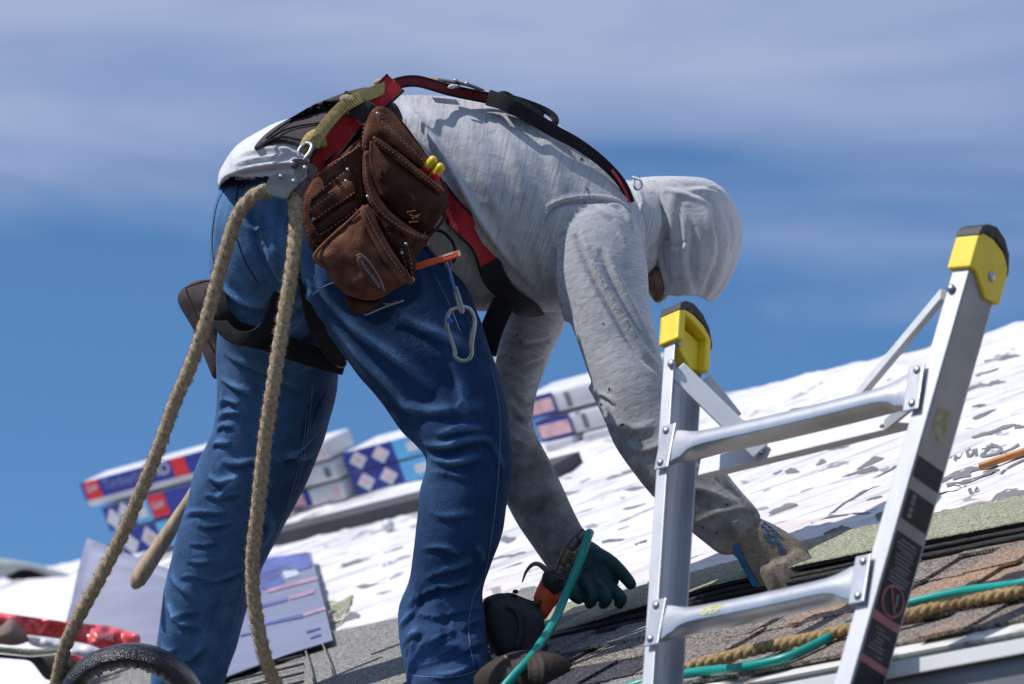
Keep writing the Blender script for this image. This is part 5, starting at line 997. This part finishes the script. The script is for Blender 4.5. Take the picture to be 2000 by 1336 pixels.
patch('nail_pocket', [(712, 402), (718, 396), (728, 410), (742, 445), (760, 478), (782, 512), (806, 545), (790, 556), (768, 566), (752, 580), (730, 588), (700, 585), (672, 575), (650, 552), (632, 520), (614, 504), (620, 488), (650, 458), (684, 428)], dz(7.868, 0, -.02), M_LEATHER, bag, bulge=.040, th=.03, step=8, edge=34, rough=.010)
patch('pocket_bottom', [(672, 574), (700, 585), (730, 588), (752, 580), (738, 600), (712, 612), (688, 614), (678, 600)], dz(7.885), M_LEATHER2, bag, bulge=.014, th=.03, step=7, edge=12)
patch('pocket_hem', [(704, 402), (716, 400), (730, 430), (748, 468), (772, 508), (796, 540), (812, 552), (800, 558), (778, 548), (754, 518), (730, 476), (712, 440), (702, 416)], dz(7.838), M_LEATHER, bag, bulge=.004, th=.010, step=6, edge=5)
patch('side_loop', [(776, 494), (784, 480), (800, 478), (810, 498), (812, 530), (806, 546), (794, 520), (782, 508)], dz(7.885, .04), M_LEATHER2, bag, bulge=.006, th=.012, step=6, edge=6)
patch('maker_patch', [(696, 500), (702, 496), (714, 504), (728, 522), (742, 545), (750, 566), (742, 572), (726, 560), (708, 536), (697, 515)], dz(7.826), mat('tooled_leather', (.06, .022, .018), .7, var=.2, scale=30), bag, bulge=.0015, th=.006, step=5, edge=5)
V, Fc = tube_geo(pts3([(696, 500), (704, 496), (716, 506), (730, 524), (744, 548), (751, 568)], 30, 7.8215), .0013, 6); mk('patch_rim', V, Fc, mat('rubbed_edge', (.30, .16, .12), .8), bag)
face_text('McGuire-Nicholas', P(702, 512, 7.8215), RT*.60-UP*.80, UP*.60+RT*.80, .0082, mat('rubbed_letter', (.34, .24, .20), .8), bag, width=.062, depth=.001)
for px, D in [([(708, 402), (722, 430), (742, 468), (766, 506), (790, 538)], 7.829), ([(713, 412), (730, 448), (752, 488), (780, 526)], 7.829), ([(732, 274), (770, 300), (820, 340), (860, 374)], 7.872), ([(738, 230), (765, 252), (800, 286), (830, 318)], 7.883), ([(745, 240), (770, 262), (800, 290)], 7.884),
              ([(712, 240), (708, 262), (708, 290)], 7.905), ([(718, 242), (715, 262), (714, 288)], 7.905), ([(604, 392), (640, 362), (674, 336)], 7.893), ([(606, 410), (642, 384), (672, 360)], 7.884), ([(608, 434), (640, 410), (680, 384), (694, 374)], 7.884), ([(618, 458), (630, 456), (668, 430), (700, 406)], 7.887), ([(602, 420), (612, 446), (622, 458)], 7.89),
              ([(712, 310), (716, 350), (728, 390), (750, 420), (790, 448), (830, 464)], 7.865), ([(784, 492), (790, 510), (796, 532)], 7.872), ([(798, 488), (803, 512), (804, 536)], 7.872), ([(640, 330), (680, 300), (704, 284)], 7.911), ([(596, 440), (604, 464), (620, 482)], 7.913)]:
    stitches(px, bag, D=(lambda x, y, D=D: D + (.07*(x-720)/1000 if D > 7.85 and x > 720 else 0)), r=.0006, ln=4, gap=4)
for (x, y, D) in ((679, 331, 7.888), (676, 354, 7.880), (718, 384, 7.866), (793, 477, 7.87), (784, 494, 7.872), (737, 222, 7.885), (612, 428, 7.89)):
    mb = MB(); mb.ball(P(x, y, D), .0036, -FW, 12, .5); mb.obj('rivet', M_STEEL, bag, True)
mb = MB(); mb.ball(P(805, 546, 7.865), .0055, -FW, 12, .6); mb.obj('rivet', mat('copper_rivet', (.5, .22, .12), .4, metal=.7), bag, True)
# raised welts that round the pocket edges
for px, D in [([(712, 402), (684, 430), (650, 460), (622, 488), (614, 504), (632, 522)], 7.856), ([(716, 400), (730, 430), (750, 470), (774, 508), (806, 548)], 7.832), ([(728, 268), (770, 296), (820, 336), (868, 374)], 7.884), ([(620, 344), (650, 320), (690, 296), (704, 280)], 7.915), ([(726, 276), (724, 310), (732, 350), (745, 380)], 7.876)]:
    V, Fc = tube_geo(pts3(px, 30, D), .0034, 8); mk('welt', V, Fc, M_LEATHER, bag)
mb = MB()
for px in ([(850, 422), (870, 408), (880, 396)], [(838, 462), (858, 440), (872, 420)]): mb.tube(pts3(px, 10, 7.90), .003, 6)
mb.obj('lace', M_LEATHER2, bag, False, kind='stuff')
# screws caught on the rim
for i, (x, y, a_) in enumerate(((796, 414, .2), (802, 420, -.3), (806, 426, .5), (800, 434, .1))):
    mb = MB(); d = RT*math.cos(a_)+UP*math.sin(a_); c = P(x, y, 7.875); mb.tube([c, c+d*.016], .0011, 6); mb.ball(c, .003, d, 8, .6); s_ = mb.obj('screw', mat('brass_screw', (.45, .24, .10), .4, metal=.6), None, True)
    tag(s_, ['topmost of the four brass screws in the pouch rim', 'second brass screw from the top in the pouch rim', 'third brass screw down in the pouch rim, tilted upward', 'lowest of the four brass screws in the pouch rim'][i], 'screw', 'brass screws stuck in the pouch rim')
# pliers
pli = thing('pliers', 'pliers with red and yellow handles standing in the brown tool pouch', 'pliers', P(845, 330, 7.93))
for rows, nm in (([(818, 350, 7.935), (832, 330, 7.92), (846, 313, 7.91), (852, 308, 7.908)], 'handle'), ([(836, 358, 7.93), (850, 340, 7.915), (861, 326, 7.905), (866, 322, 7.903)], 'handle')):
    w = cr(rows, 24); k = [P(*q) for q in w]; rr_ = [.0095]*20+[.0092, .008, .006, .003]
    V, Fc = tube_geo(k, A(rr_), 14); mk(nm, V, Fc, mat('yellow_grip', (.72, .50, .02), .3), pli)
    V, Fc = tube_geo([q-FW*.0018+RT*.001-UP*.001 for q in k[:15]], A([.0096]*14+[.004]), 14); mk('red_grip', V, Fc, mat('red_grip', (.55, .03, .03), .3), pli)
# flat carpenter pencil
mb = MB(); a0 = P(806, 523, 7.90); a1 = P(896, 495, 7.86); d = a1-a0; L_ = np.linalg.norm(d); d /= L_; up_ = UP-(UP@d)*d; up_ /= np.linalg.norm(up_); fr = np.cross(d, up_)
mb.box((a0+a1)/2, d*L_/2, up_*.0062, fr*.0035, .0018); pc = mb.obj('carpenter_pencil', M_PENCIL, None); tag(pc, 'orange flat carpenter pencil sticking out beside the brown pouch', 'pencil')
mb = MB(); mb.box(a0+d*(L_*.76)+up_*.004-fr*.0036*np.sign(fr@FW), d*.016, up_*.002, fr*.0005); mb.obj('worn_stripe', mat('bare_wood', (.75, .45, .3), .6), pc); 
mb = MB(); mb.box(a1+d*.0012, d*.0014, up_*.0052, fr*.0028); mb.obj('cut_end', mat('bare_wood2', (.7, .5, .35), .6), pc)
# wire hook under the pouch
V, Fc = tube_geo(pts3([(712, 606, 7.90), (714, 614, 7.895), (722, 612, 7.89), (750, 600, 7.885), (788, 587, 7.88)], 30), .0021, 8); hk = mk('hook', V, Fc, M_STEEL); 
V, Fc = tube_geo(pts3([(745, 585, 7.905), (750, 592, 7.895), (762, 593, 7.89), (775, 589, 7.885)], 16), .0018, 8); h2 = mk('hook_end', V, Fc, M_STEEL, hk); tag(hk, 'bent steel wire hook hanging under the brown tool pouch', 'hook')
# carabiners
car = thing('carabiner', 'pear shaped steel carabiner hanging against his right thigh', 'carabiner', P(898, 650, 7.93))
loop = cr([(898, 600), (880, 606), (873, 622), (874, 640), (882, 664), (888, 684), (889, 696), (900, 704), (914, 702), (921, 690), (921, 672), (925, 646), (927, 622), (918, 604), (904, 599)], 80)
cl = [P(x, y, 7.935+.004*math.sin(i*.08)) for i, (x, y) in enumerate(loop)]; V, Fc = tube_geo(cl, .0044, 10); mk('body', V, Fc, M_STEEL, car)
mb = MB(); mb.tube(pts3([(919, 680), (924, 640)], 6, 7.9345), .0052, 10); mb.obj('gate', M_STEEL, car, True)
for q in ((924, 632), (921, 674)): mb = MB(); mb.tube(pts3([(q[0], q[1]-1.5), (q[0]-.3, q[1]+1.5)], 3, 7.934), .0058, 10); mb.obj('collar', M_STEELD, car, True)
mb = MB(); mb.tube(pts3([(878, 622), (879, 630)], 4, 7.934), .0054, 10); mb.obj('paint_mark', mat('blue_paint', (.02, .10, .5), .4), car, True)
sn = thing('snap_hook', 'narrow blue and steel snap hook holding the pear shaped carabiner', 'snap hook', P(885, 560, 7.93))
V, Fc = tube_geo(pts3([(873, 512), (878, 530), (884, 552), (890, 575), (897, 600), (901, 610), (904, 604), (898, 584), (890, 560)], 50, 7.928), .0036, 8); mk('body', V, Fc, M_STEEL, sn)
V, Fc = tube_geo(pts3([(874, 520), (881, 545), (888, 570)], 14, 7.924), .0034, 8); mk('spring_gate', V, Fc, mat('blue_anodised', (.05, .15, .42), .35, metal=.6), sn)
V, Fc = tube_geo(pts3([(868, 512), (874, 506), (880, 512), (878, 522), (871, 522), (868, 512)], 24, 7.927), .003, 8); mk('swivel', V, Fc, M_STEELD, sn)
lp = thing('cord_loop', 'thin black cord loop on his hip that carries the snap hook', 'cord', P(870, 480, 7.95))
V, Fc = tube_geo(pts3([(820, 470, 7.95), (838, 452, 7.95), (862, 452, 7.945), (882, 470, 7.94), (890, 495, 7.935), (884, 512, 7.93), (868, 518, 7.93), (850, 505, 7.935), (832, 485, 7.94), (820, 476, 7.95)], 60), .0034, 8); mk('cord', V, Fc, M_BLACKWEB, lp)
V, Fc = tube_geo(pts3([(815, 473, 7.945), (824, 480, 7.94), (834, 479, 7.935), (836, 470, 7.935)], 16), .0017, 6); mk('wire_eye', V, Fc, M_STEEL, lp)
# left pouch and hammer
lb = thing('tool_pouch', 'dark plum tool pouch hanging off his far left hip behind the rope', 'tool pouch', P(390, 640, 8.45))
patch('pouch_body', [(342, 578), (352, 566), (376, 550), (408, 544), (440, 560), (455, 620), (450, 700), (432, 735), (418, 745), (400, 700), (376, 640), (350, 598)], lambda x, y: 8.44-(x-390)*.0004, M_PLUM, lb, bulge=.035, th=.06, step=8, edge=26, rough=.008)
for px in ([(362, 562), (368, 578), (380, 610), (398, 650), (420, 690)], [(362, 562), (390, 552), (410, 548)]):
    V, Fc = tube_geo(pts3(px, 20, 8.398), .002, 6); mk('seam', V, Fc, M_LEATHER, lb)
ham = thing('hammer', 'hammer with worn wooden handle hanging down behind his left leg', 'hammer', P(320, 1060, 8.6))
hc = cr([(262, 1150, 8.56), (266, 1140, 8.56), (285, 1108, 8.57), (320, 1055, 8.585), (355, 1000, 8.60), (392, 940, 8.62), (440, 860, 8.64)], 60); rad = np.interp(np.linspace(0, 1, 60), [0, .02, .05, .12, .35, .6, 1], [.004, .011, .0165, .0185, .0165, .0125, .012])
V, Fc = tube_geo([P(*q) for q in hc], rad, 20); mk('handle', V, Fc, M_WOOD, ham)
mb = MB(); c = P(480, 850, 8.72); mb.box(c, RT*.05+UP*.016, (UP-RT*.3)*.016, FW*.014, .004); mb.obj('head', M_STEELD, ham)

# --- nail gun
ng = thing('nail_gun', 'orange and black pneumatic coil nailer in his left hand beside the boot', 'nail gun', P(1010, 1300, 8.15))
def blk(name, poly, D, th, m, bulge=.02, edge=16, **k): return patch(name, poly, D, m, ng, bulge=bulge, th=th, step=6, edge=edge, **k)
blk('coil_magazine', [(944, 1168), (975, 1157), (1010, 1163), (1040, 1176), (1062, 1200), (1066, 1240), (1064, 1256), (1074, 1262), (1060, 1296), (1028, 1306), (985, 1296), (958, 1268), (940, 1222)], 8.10, .08, M_BLKP, .022, 12)
blk('magazine_rim', [(985, 1178), (1012, 1182), (1022, 1205), (1024, 1240), (1014, 1272), (1002, 1272), (1012, 1240), (1010, 1206), (1002, 1192), (984, 1188)], 8.07, .02, M_BLKP, .004, 4)
blk('magazine_latch', [(996, 1156), (1002, 1150), (1014, 1150), (1018, 1158), (1008, 1164)], 8.09, .02, M_BLKP, .004, 4)
blk('magazine_lid', [(975, 1165), (985, 1156), (1000, 1158), (1034, 1172), (1050, 1176), (1066, 1162), (1060, 1178), (1044, 1188), (1000, 1184), (980, 1178)], 8.105, .06, M_BLKP, .012, 8)
mb = MB()
for i in range(4): mb.tube(pts3([(1036+i*5, 1190-i*1, 8.108), (1042+i*5, 1225, 8.106), (1048+i*4, 1255, 8.108)], 8), .0012, 5)
mb.obj('magazine_rib', M_STEELD, ng, False, kind='stuff')
blk('motor_housing', [(1040, 1168), (1052, 1142), (1060, 1124), (1084, 1120), (1100, 1138), (1094, 1166), (1078, 1192), (1062, 1216), (1052, 1196)], 8.12, .06, M_ORANGE, .022, 12)
blk('housing_grip', [(1056, 1128), (1066, 1110), (1090, 1112), (1106, 1128), (1100, 1152), (1084, 1164), (1072, 1158), (1060, 1142)], 8.105, .05, M_BLKP, .02, 10)
for rows, r, m, nm in (([(1084, 1138), (1092, 1120)], .013, M_BLKP, 'air_plug'), ([(1088, 1130), (1102, 1098)], .012, mat('tarnished_brass', (.14, .11, .075), .45, metal=.7), 'coupler'), ([(1098, 1104), (1114, 1072)], .0125, mat('tarnished_brass', (.14, .11, .075), .45, metal=.7), 'coupler'), ([(1108, 1080), (1130, 1050)], .011, M_STEELD, 'coupler_sleeve'), ([(1130, 1054), (1146, 1040)], .0125, M_STEELD, 'coupler_end')):
    V, Fc = tube_geo(pts3(rows, 5, 8.10), r, 16); mk(nm, V, Fc, m, ng)
for (x, y) in ((1089, 1128), (1096, 1110), (1106, 1088), (1115, 1070)):
    dd_ = P(x+5, y-10, 8.10)-P(x, y, 8.10); V, Fc = tube_geo([P(x, y, 8.10), P(x, y, 8.10)+dd_*.25], .0142, 16); mk('coupler_ring', V, Fc, M_STEELD, ng)
V, Fc = tube_geo(pts3([(1020, 1137, 8.11), (1028, 1116, 8.105), (1040, 1103, 8.10), (1052, 1102, 8.10), (1066, 1112, 8.10), (1080, 1122, 8.10)], 24), A(list(np.linspace(.0015, .007, 24))), 8, flat=.35, nrm=FW); mk('belt_hook', V, Fc, M_STEELD, ng)
mb = MB(); mb.tube(pts3([(1070, 1150, 8.14), (1140, 1150, 8.19)], 6), .016, 10); mb.obj('grip', M_BLKP, ng, True)
ho = [P(*q) for q in [(1152, 1040, 8.09), (1148, 1050, 8.075), (1138, 1082, 8.06), (1122, 1122, 8.05), (1103, 1166, 8.04), (1085, 1208, 7.99), (1062, 1248, 7.91), (1033, 1288, 7.83), (1005, 1318, 7.80), (978, 1348, 7.78), (940, 1380, 7.76)]]
hose('air_hose', ho, .0088, 'teal air hose running down from the nail gun past the boot')
# black curled rubbery strip in front on the left
cs = thing('asphalt_strip', 'black arched strip of tarry roll material at the lower left by the rope', 'roofing strip', P(250, 1336, 8.1))
q = cr([(128, 1360, 8.16), (150, 1322, 8.14), (185, 1294, 8.12), (230, 1280, 8.10), (275, 1280, 8.10), (318, 1296, 8.10), (352, 1322, 8.12), (372, 1352, 8.15)], 70); V = []; k = 12
pc_ = [P(*w) for w in q]; T = np.gradient(A(pc_), axis=0); T /= np.linalg.norm(T, axis=1)[:, None]
for i, c in enumerate(pc_):
    o_ = np.cross(T[i], FW); o_ /= np.linalg.norm(o_); 
    if o_@UP < 0: o_ = -o_
    j1 = .008*mnoise.noise(Vector((i*.45, 0, 0))); j2 = .014*mnoise.noise(Vector((i*.55, 3, 0)))
    for (a_, b_) in ((.016, .10), (.020, .02), (.019, -.004), (.010, -.034), (-.004, -.046), (-.009+j1*.6, -.046+j2*.4), (-.020+j1, -.032+j1), (-.026+j2, -.010), (-.020+j1, .006), (-.008, .02), (-.002, .06), (.004, .10)): V.append(c+o_*a_+FW*b_)
Fc = [(i*k+j, i*k+(j+1) % k, (i+1)*k+(j+1) % k, (i+1)*k+j) for i in range(len(q)-1) for j in range(k)]
mk('band', V, Fc, mat('tar_glitter', (.012, .012, .015), .28, var=.6, scale=90, bump=1.0, bscale=260, detail=6), cs)

# orange shim lying on the white sheet at the right, and wooden lath
mb = MB(); p0 = R(1912, 912, .03); p1 = R(2040, 868, .03); d = p1-p0; L_ = np.linalg.norm(d); d /= L_; sd_ = np.cross(NR, d); mb.box((p0+p1)/2, d*L_/2, sd_*.012, NR*.006, .002); sh = mb.obj('wood_shim', mat('orange_wood', (.50, .20, .06), .7, var=.2, scale=30), None); tag(sh, 'orange brown wooden shim on the white sheet at the right edge', 'wood shim')
mb = MB(); p0 = R(1575, 1083, .02); p1 = R(1735, 1033, .02); d = p1-p0; L_ = np.linalg.norm(d); d /= L_; sd_ = np.cross(NR, d); mb.box((p0+p1)/2, d*L_/2, sd_*.020, NR*.004, .002); l2 = mb.obj('shingle_scrap', M_GRANB, None); tag(l2, 'narrow brown shingle scrap lying on the white sheet above his right glove', 'shingle scrap')

# ================================================================== LADDER
G = RF(1.10, EB-.0, -.03) - W*.145
LA = math.radians(15); LU = A([0, 0, 1])*math.cos(LA) + W*math.sin(LA); LN = np.cross(U, LU); LN /= np.linalg.norm(LN)
if LN@W < 0: LN = -LN            # LN points to the house
G = G - LN*.085
def LP(x, y, o=0.0): return hit(x, y, G+LN*o, LN)
lad = thing('ladder', 'aluminium ladder with yellow end caps leaning on the gutter at the right', 'ladder', LP(1450, 1336))
def rail(x0, y0, x1, y1, wpx, side, ext):
    """C section: web on the outer side; side = +1 for the right rail"""
    p1 = LP(x0, y0); p0 = LP(x1, y1); d = p1-p0; d /= np.linalg.norm(d); p0 = p0-d*ext; hgt = np.linalg.norm(p1-p0); wd = wpx
    a = np.cross(LN, d); a /= np.linalg.norm(a); a = a if a@U > 0 else -a
    t = .0032; dp = .080; w_ = wd
    prof = [(0, 0), (w_, 0), (w_, dp), (0, dp), (0, dp-t), (w_-t, dp-t), (w_-t, dp*.66), (w_-t-.002, dp*.63), (w_-t, dp*.60), (w_-t, dp*.40), (w_-t-.002, dp*.37), (w_-t, dp*.34), (w_-t, t), (0, t)]
    if side < 0: prof = [(w_-x, y) for x, y in prof]
    V = []; nb = 40
    for i in range(nb+1):
        for (x, y) in prof: V.append(p0 + d*hgt*i/nb + a*x + LN*y)
    k = len(prof); Fc = [(i*k+j, (i+1)*k+j, (i+1)*k+(j+1) % k, i*k+(j+1) % k) for i in range(nb) for j in range(k)]; Fc += [tuple(range(k)), tuple(nb*k+j for j in range(k))[::-1]]
    o = mk('rail', V, Fc, M_ALU, lad, False); bv = o.modifiers.new('edge', 'BEVEL'); bv.width = .0012; bv.segments = 2; bv.limit_method = 'ANGLE'
    return o, p0, d, a, hgt, w_
rl = rail(1302, 612, 1254, 1336, .0245, -1, .55); rr2 = rail(1882, 455, 1628, 1336, .036, 1, .55)
# dirty outer web of the right rail
o, p0, d, a, hgt, w_ = rr2
def web(t0, t1, y0, y1, th, m, name, parent=None, off=.0): 
    mb = MB(); c = p0 + d*(t0+t1)/2 + a*(w_+off+th/2) + LN*(y0+y1)/2; mb.box(c, d*(t1-t0)/2, LN*(y1-y0)/2, a*th/2); return mb.obj(name, m, parent or o)
web(0.1, hgt-.02, .004, .076, .0012, M_ALUD, 'rail_web')
def tw(y):   # distance along the rail for a picture height, at the web centre
    q = [abs(proj(p0+d*t+a*w_+LN*.04)[0, 1]-y) for t in np.linspace(0, hgt, 800)]; return np.linspace(0, hgt, 800)[int(np.argmin(q))]
M_STK = mat('black_sticker', (.014, .014, .017), .5, var=.2, scale=20); M_STP = mat('pink_sticker', (.38, .13, .14), .5, var=.2, scale=20); M_STG = mat('grey_print', (.16, .16, .17), .5, var=.2, scale=60)
for y0, y1, m in ((945, 905, M_STK), (1027, 970, M_STK), (1205, 1050, M_STK), (1222, 1205, M_STP), (1290, 1222, M_STK), (1306, 1290, M_STP), (1420, 1306, M_STK)):
    web(tw(y0), tw(y1)-.001, .006, .074, .0010, m, 'sticker', off=.0015)
mb = MB(); r_ = random.Random(9)
for y in range(1064, 1142, 7):
    t = tw(y); c = p0+d*t+a*(w_+.0030)+LN*(.040+r_.uniform(-.004, .004)); mb.box(c, d*.0017, LN*r_.uniform(.016, .026), a*.0004)
for y in (980, 992, 1004, 1016): t = tw(y); c = p0+d*t+a*(w_+.0030)+LN*.022; mb.box(c, d*.0045, LN*.005, a*.0004)
for y in range(1234, 1284, 8): t = tw(y); c = p0+d*t+a*(w_+.0030)+LN*(.038+r_.uniform(-.01, .01)); mb.box(c, d*.0014, LN*r_.uniform(.008, .02), a*.0004)
mb.obj('sticker_print', M_STG, o, kind='stuff')
c = p0+d*tw(1176)+a*(w_+.0035)+LN*.040; V, Fc = tube_geo([c+d*.026*math.cos(t)+LN*.026*math.sin(t) for t in np.linspace(0, 6.28, 40)], .0022, 6, cap=False); mk('prohibition_ring', V, Fc, M_STP, o)
V, Fc = tube_geo([c+d*.022-LN*.012, c-d*.022+LN*.012], .002, 6); mk('prohibition_bar', V, Fc, M_STP, o)
V, Fc = tube_geo([c+d*.016+LN*.006, c+d*.002+LN*.010, c-d*.012+LN*.006, c-d*.016+LN*.016], .003, 6); mk('pictogram', V, Fc, M_STG, o)
web(tw(860), tw(800), .018, .055, .0004, mat('yellow_stain', (.34, .30, .18), .6, var=.4, scale=60, detail=8), 'stain', off=.0013)
# caps
def cap(rail_, y_low, side):
    o, p0, d, a, hgt, w_ = rail_; root = bpy.data.objects.new('end_cap', None); top = p0+d*hgt; root.location = Vector(top)-lad.location; COL.objects.link(root); root.parent = lad; root.empty_display_size = .05
    e = .008; lo = -.080; mb = MB()
    # side profile in (depth, height), rounded crown falling to the rear
    pr1 = [(-e, lo+.008), (-e, -.012), (.004, -.002), (.030, .0), (.060, -.008), (.080+e, -.026), (.080+e, lo-.018), (.05, lo-.024), (.03, lo-.008), (.012, lo+.008)]
    def ext(prf, x0, x1, inset=0):
        V = []; n = len(prf)
        for x in (x0, x1):
            for (y, z) in prf: V.append(top + a*x + LN*y + d*z)
        return V, [tuple(range(n)), tuple(range(n, 2*n))[::-1]] + [(i, i+n, (i+1) % n+n, (i+1) % n) for i in range(n)]
    x0, x1 = -e, w_+e
    if side > 0: V, Fc = ext(pr1, x0, x1); mb.add(V, Fc)
    else:        # open towards the inside: thin outer cheek, front and rear walls, crown and floor
        V, Fc = ext(pr1, x0, x0+.008); mb.add(V, Fc)
        for pf in ([(-e, lo+.008), (-e, -.010), (.006, -.004), (.010, -.012), (.010, lo+.012)], [(.070, -.022), (.085, -.026), (.085, lo-.018), (.070, lo-.02)], [(.004, -.012), (.004, -.002), (.03, 0), (.06, -.008), (.085, -.026), (.075, -.036), (.055, -.024), (.03, -.015)]):
            V, Fc = ext(pf, x0+.0005, x1+.006); mb.add(V, Fc)
        V, Fc = ext([(.008, lo+.01), (.008, lo+.055), (.07, lo+.045), (.07, lo-.016), (.05, lo-.022), (.03, lo-.008)], x0+.004, x1-.010); mb.add(V, Fc)
    y_ = mb.obj('yellow_shell', M_YEL, root); bv = y_.modifiers.new('edge', 'BEVEL'); bv.width = .003; bv.segments = 2; bv.limit_method = 'ANGLE'
    pr2 = [(-e-.001, -.012), (-e+.002, .006), (.008, .018), (.030, .024), (.058, .014), (.078, -.006), (.088, -.034), (.088, -.05), (.080, -.030), (.060, -.006), (.030, .003), (.020, -.004), (.012, .0015), (.004, -.004)]
    mb = MB(); V, Fc = ext(pr2, x0-.001, x1+(.001 if side > 0 else .0065)); mb.add(V, Fc); b_ = mb.obj('rubber_crown', M_BLKP, root); bv = b_.modifiers.new('edge', 'BEVEL'); bv.width = .003; bv.segments = 2; bv.limit_method = 'ANGLE'
    if side > 0: mb = MB(); mb.ball(top+a*(x1)+LN*.050+d*-.062, .010, a, 14, .35); mb.obj('rivet', M_STEEL, root, True)
    else: mb = MB(); mb.ball(top+a*(w_+.001)+LN*.010+d*(lo+.010), .007, a, 10, .6); mb.obj('rivet', M_STEEL, root, True)
cap(rl, 0, -1); cap(rr2, 0, 1)
# rungs: boxed treads squashed flat at the ends
def rung(L0, L1, drop=0):
    """L0, L1: picture places of the tread front edge at left and right rails"""
    A0_ = LP(*L0, -.004); B0_ = LP(*L1, -.004); d_ = B0_-A0_; ln = np.linalg.norm(d_); d_ /= ln; V = []; n = 40; root = None
    for i in range(n+1):
        t = i/n; e = min(t, 1-t)*ln; k = 1/(1+math.exp(-(e-.045)/.012)); tw_ = .070*(1-k)+.030*k; dp = .006*(1-k)+.046*k; zt = .014*(1-k)+.0*k; c = A0_+d_*ln*t
        pf = [(-.001, 0), (dp*.5, .003*k), (dp, 0), (dp*1.02, -tw_*.5), (dp*.9, -tw_), (dp*.45, -tw_*1.02), (-.001-.004*k, -tw_), (-.004*k-.003, -tw_*.5)]
        sag = -.004*math.sin(math.pi*t)
        for (y, z) in pf: V.append(c + LN*(y-.001) + LU*(z+zt+sag+.004*(1-k)*math.sin(e*260)*(1 if z < 0 else 0)))
    k = 8; Fc = [(i*k+j, (i+1)*k+j, (i+1)*k+(j+1) % k, i*k+(j+1) % k) for i in range(n) for j in range(k)]; Fc += [tuple(range(k)), tuple(n*k+j for j in range(k))[::-1]]
    o = mk('rung', V, Fc, M_RUNG, lad, True); me = o.data
    bv = o.modifiers.new('e', 'BEVEL'); bv.width = .002; bv.segments = 2; bv.limit_method = 'ANGLE'; bv.angle_limit = .6
    for c, sx in ((A0_, 1), (B0_, -1)):
        mb = MB(); mb.box(c+d_*sx*.004-LN*.0045-LU*.020, d_*.016, LU*.044, LN*.0022, .0015); mb.obj('rung_bracket', M_RUNG, o)
        for z in (.012, -.052): mb = MB(); mb.ball(c+d_*sx*.001+LU*z-LN*.007, .0075, -LN, 12, .6); mb.obj('rivet', M_STEEL, o, True)
    return o
rung((1303, 856), (1795, 738)); r2_ = rung((1284, 1198), (1690, 1112))
q = LP(1368, 1203, -.0115); face_text('OZ7', q, U, LU, .015, mat('yellow_chalk', (.75, .66, .05), .7), r2_, width=.045, depth=.0008)
mb = MB(); mb.ball(LP(1311, 710, -.004), .0085, -LN, 12, .6); mb.obj('rivet', M_STEEL, lad, True)
mb = MB(); mb.ball(LP(1857, 563, -.004), .0085, -LN, 12, .6); mb.obj('rivet', M_STEEL, lad, True)
# rear cross bar and braces
def bar(p, q, w1, w2, m, name, nrm, bev=.002):
    p, q = A(p), A(q); d_ = q-p; L_ = np.linalg.norm(d_); d_ /= L_; nrm = A(nrm)-(A(nrm)@d_)*d_; a_ = np.cross(d_, nrm); a_ /= np.linalg.norm(a_); b_ = np.cross(a_, d_); mb = MB(); mb.box((p+q)/2, d_*L_/2, a_*w1/2, b_*w2/2, bev); return mb.obj(name, m, lad)
bar(LP(1372, 917, .16), LP(1800, 812, .16), .034, .020, M_BRACE, 'cross_bar', LN)
NB = A(SUN)*.8-FW*.6; bar(LP(1322, 722, .012), LP(1486, 882, .140), .036, .010, M_BRACE, 'brace', NB); bar(LP(1380, 738, .10), LP(1440, 815, .16), .020, .012, M_BRACE, 'brace', NB)
bar(LP(1842, 576, .02), LP(1650, 806, .155), .026, .012, M_BRACE, 'brace', NB)
bar(LP(1788, 784, .10), LP(1728, 832, .146), .026, .006, M_ALU, 'hinge_plate', LN); bar(LP(1470, 850, .135), LP(1484, 884, .146), .028, .006, M_RUNG, 'hinge_plate', LN)
for q in ((1722, 832), (1487, 884)): mb = MB(); mb.ball(LP(*q, .140), .0045, -LN, 10, .6); mb.obj('rivet', M_STEELD, lad, True)

# specks of dirt and tiny tears on the shirt
mb = MB(); r_ = random.Random(21)
for (x, y) in ((1136, 310), (1134, 313), (1147, 370), (1149, 376), (1141, 398), (1144, 402), (1174, 790), (1178, 632), (1200, 900), (1250, 860), (1372, 1030), (1400, 1040), (1420, 985), (1018, 645), (1010, 655), (1016, 668), (1000, 700), (1190, 760), (1215, 830), (1275, 500), (1280, 520)):
    h = ray(BS if x != 1275 and x != 1280 else BH, x, y)
    if h[0] is None: continue
    n_ = A(h[1]); c = A(h[0])+n_*.0006; t1 = np.cross(n_, UP+RT*r_.uniform(-1, 1)); t1 /= np.linalg.norm(t1); t2 = np.cross(n_, t1); mb.box(c, t1*r_.uniform(.001, .004), t2*r_.uniform(.0008, .002), n_*.0005)
mb.obj('dirt_speck', mat('dirt_tone', (.03, .028, .026), .9), shirt, False, kind='stuff')

# lower ladder section down to the ground
feet = []
for (o_, p_, d_, a_, h_, w__) in (rl, rr2):
    c = p_ + a_*w__/2 + LN*.040 + d_*.10; t = c[2]/LU[2]; feet.append((c, t)); bar(c, c-LU*(t-.03), .024, .070, M_ALU, 'lower_rail', LN); q = c-LU*(t-.04); mb = MB(); mb.box(q, U*.025, LN*.05, LU*.04, .006); mb.obj('rubber_foot', M_BLKP, lad)
for k in range(8):
    (c0_, t0), (c1_, t1) = feet; z = .12+.305*k
    if z < min(t0, t1)-.2: bar(c0_-LU*z, c1_-LU*(z+(t1-t0)), .030, .036, M_RUNG, 'rung', LN)
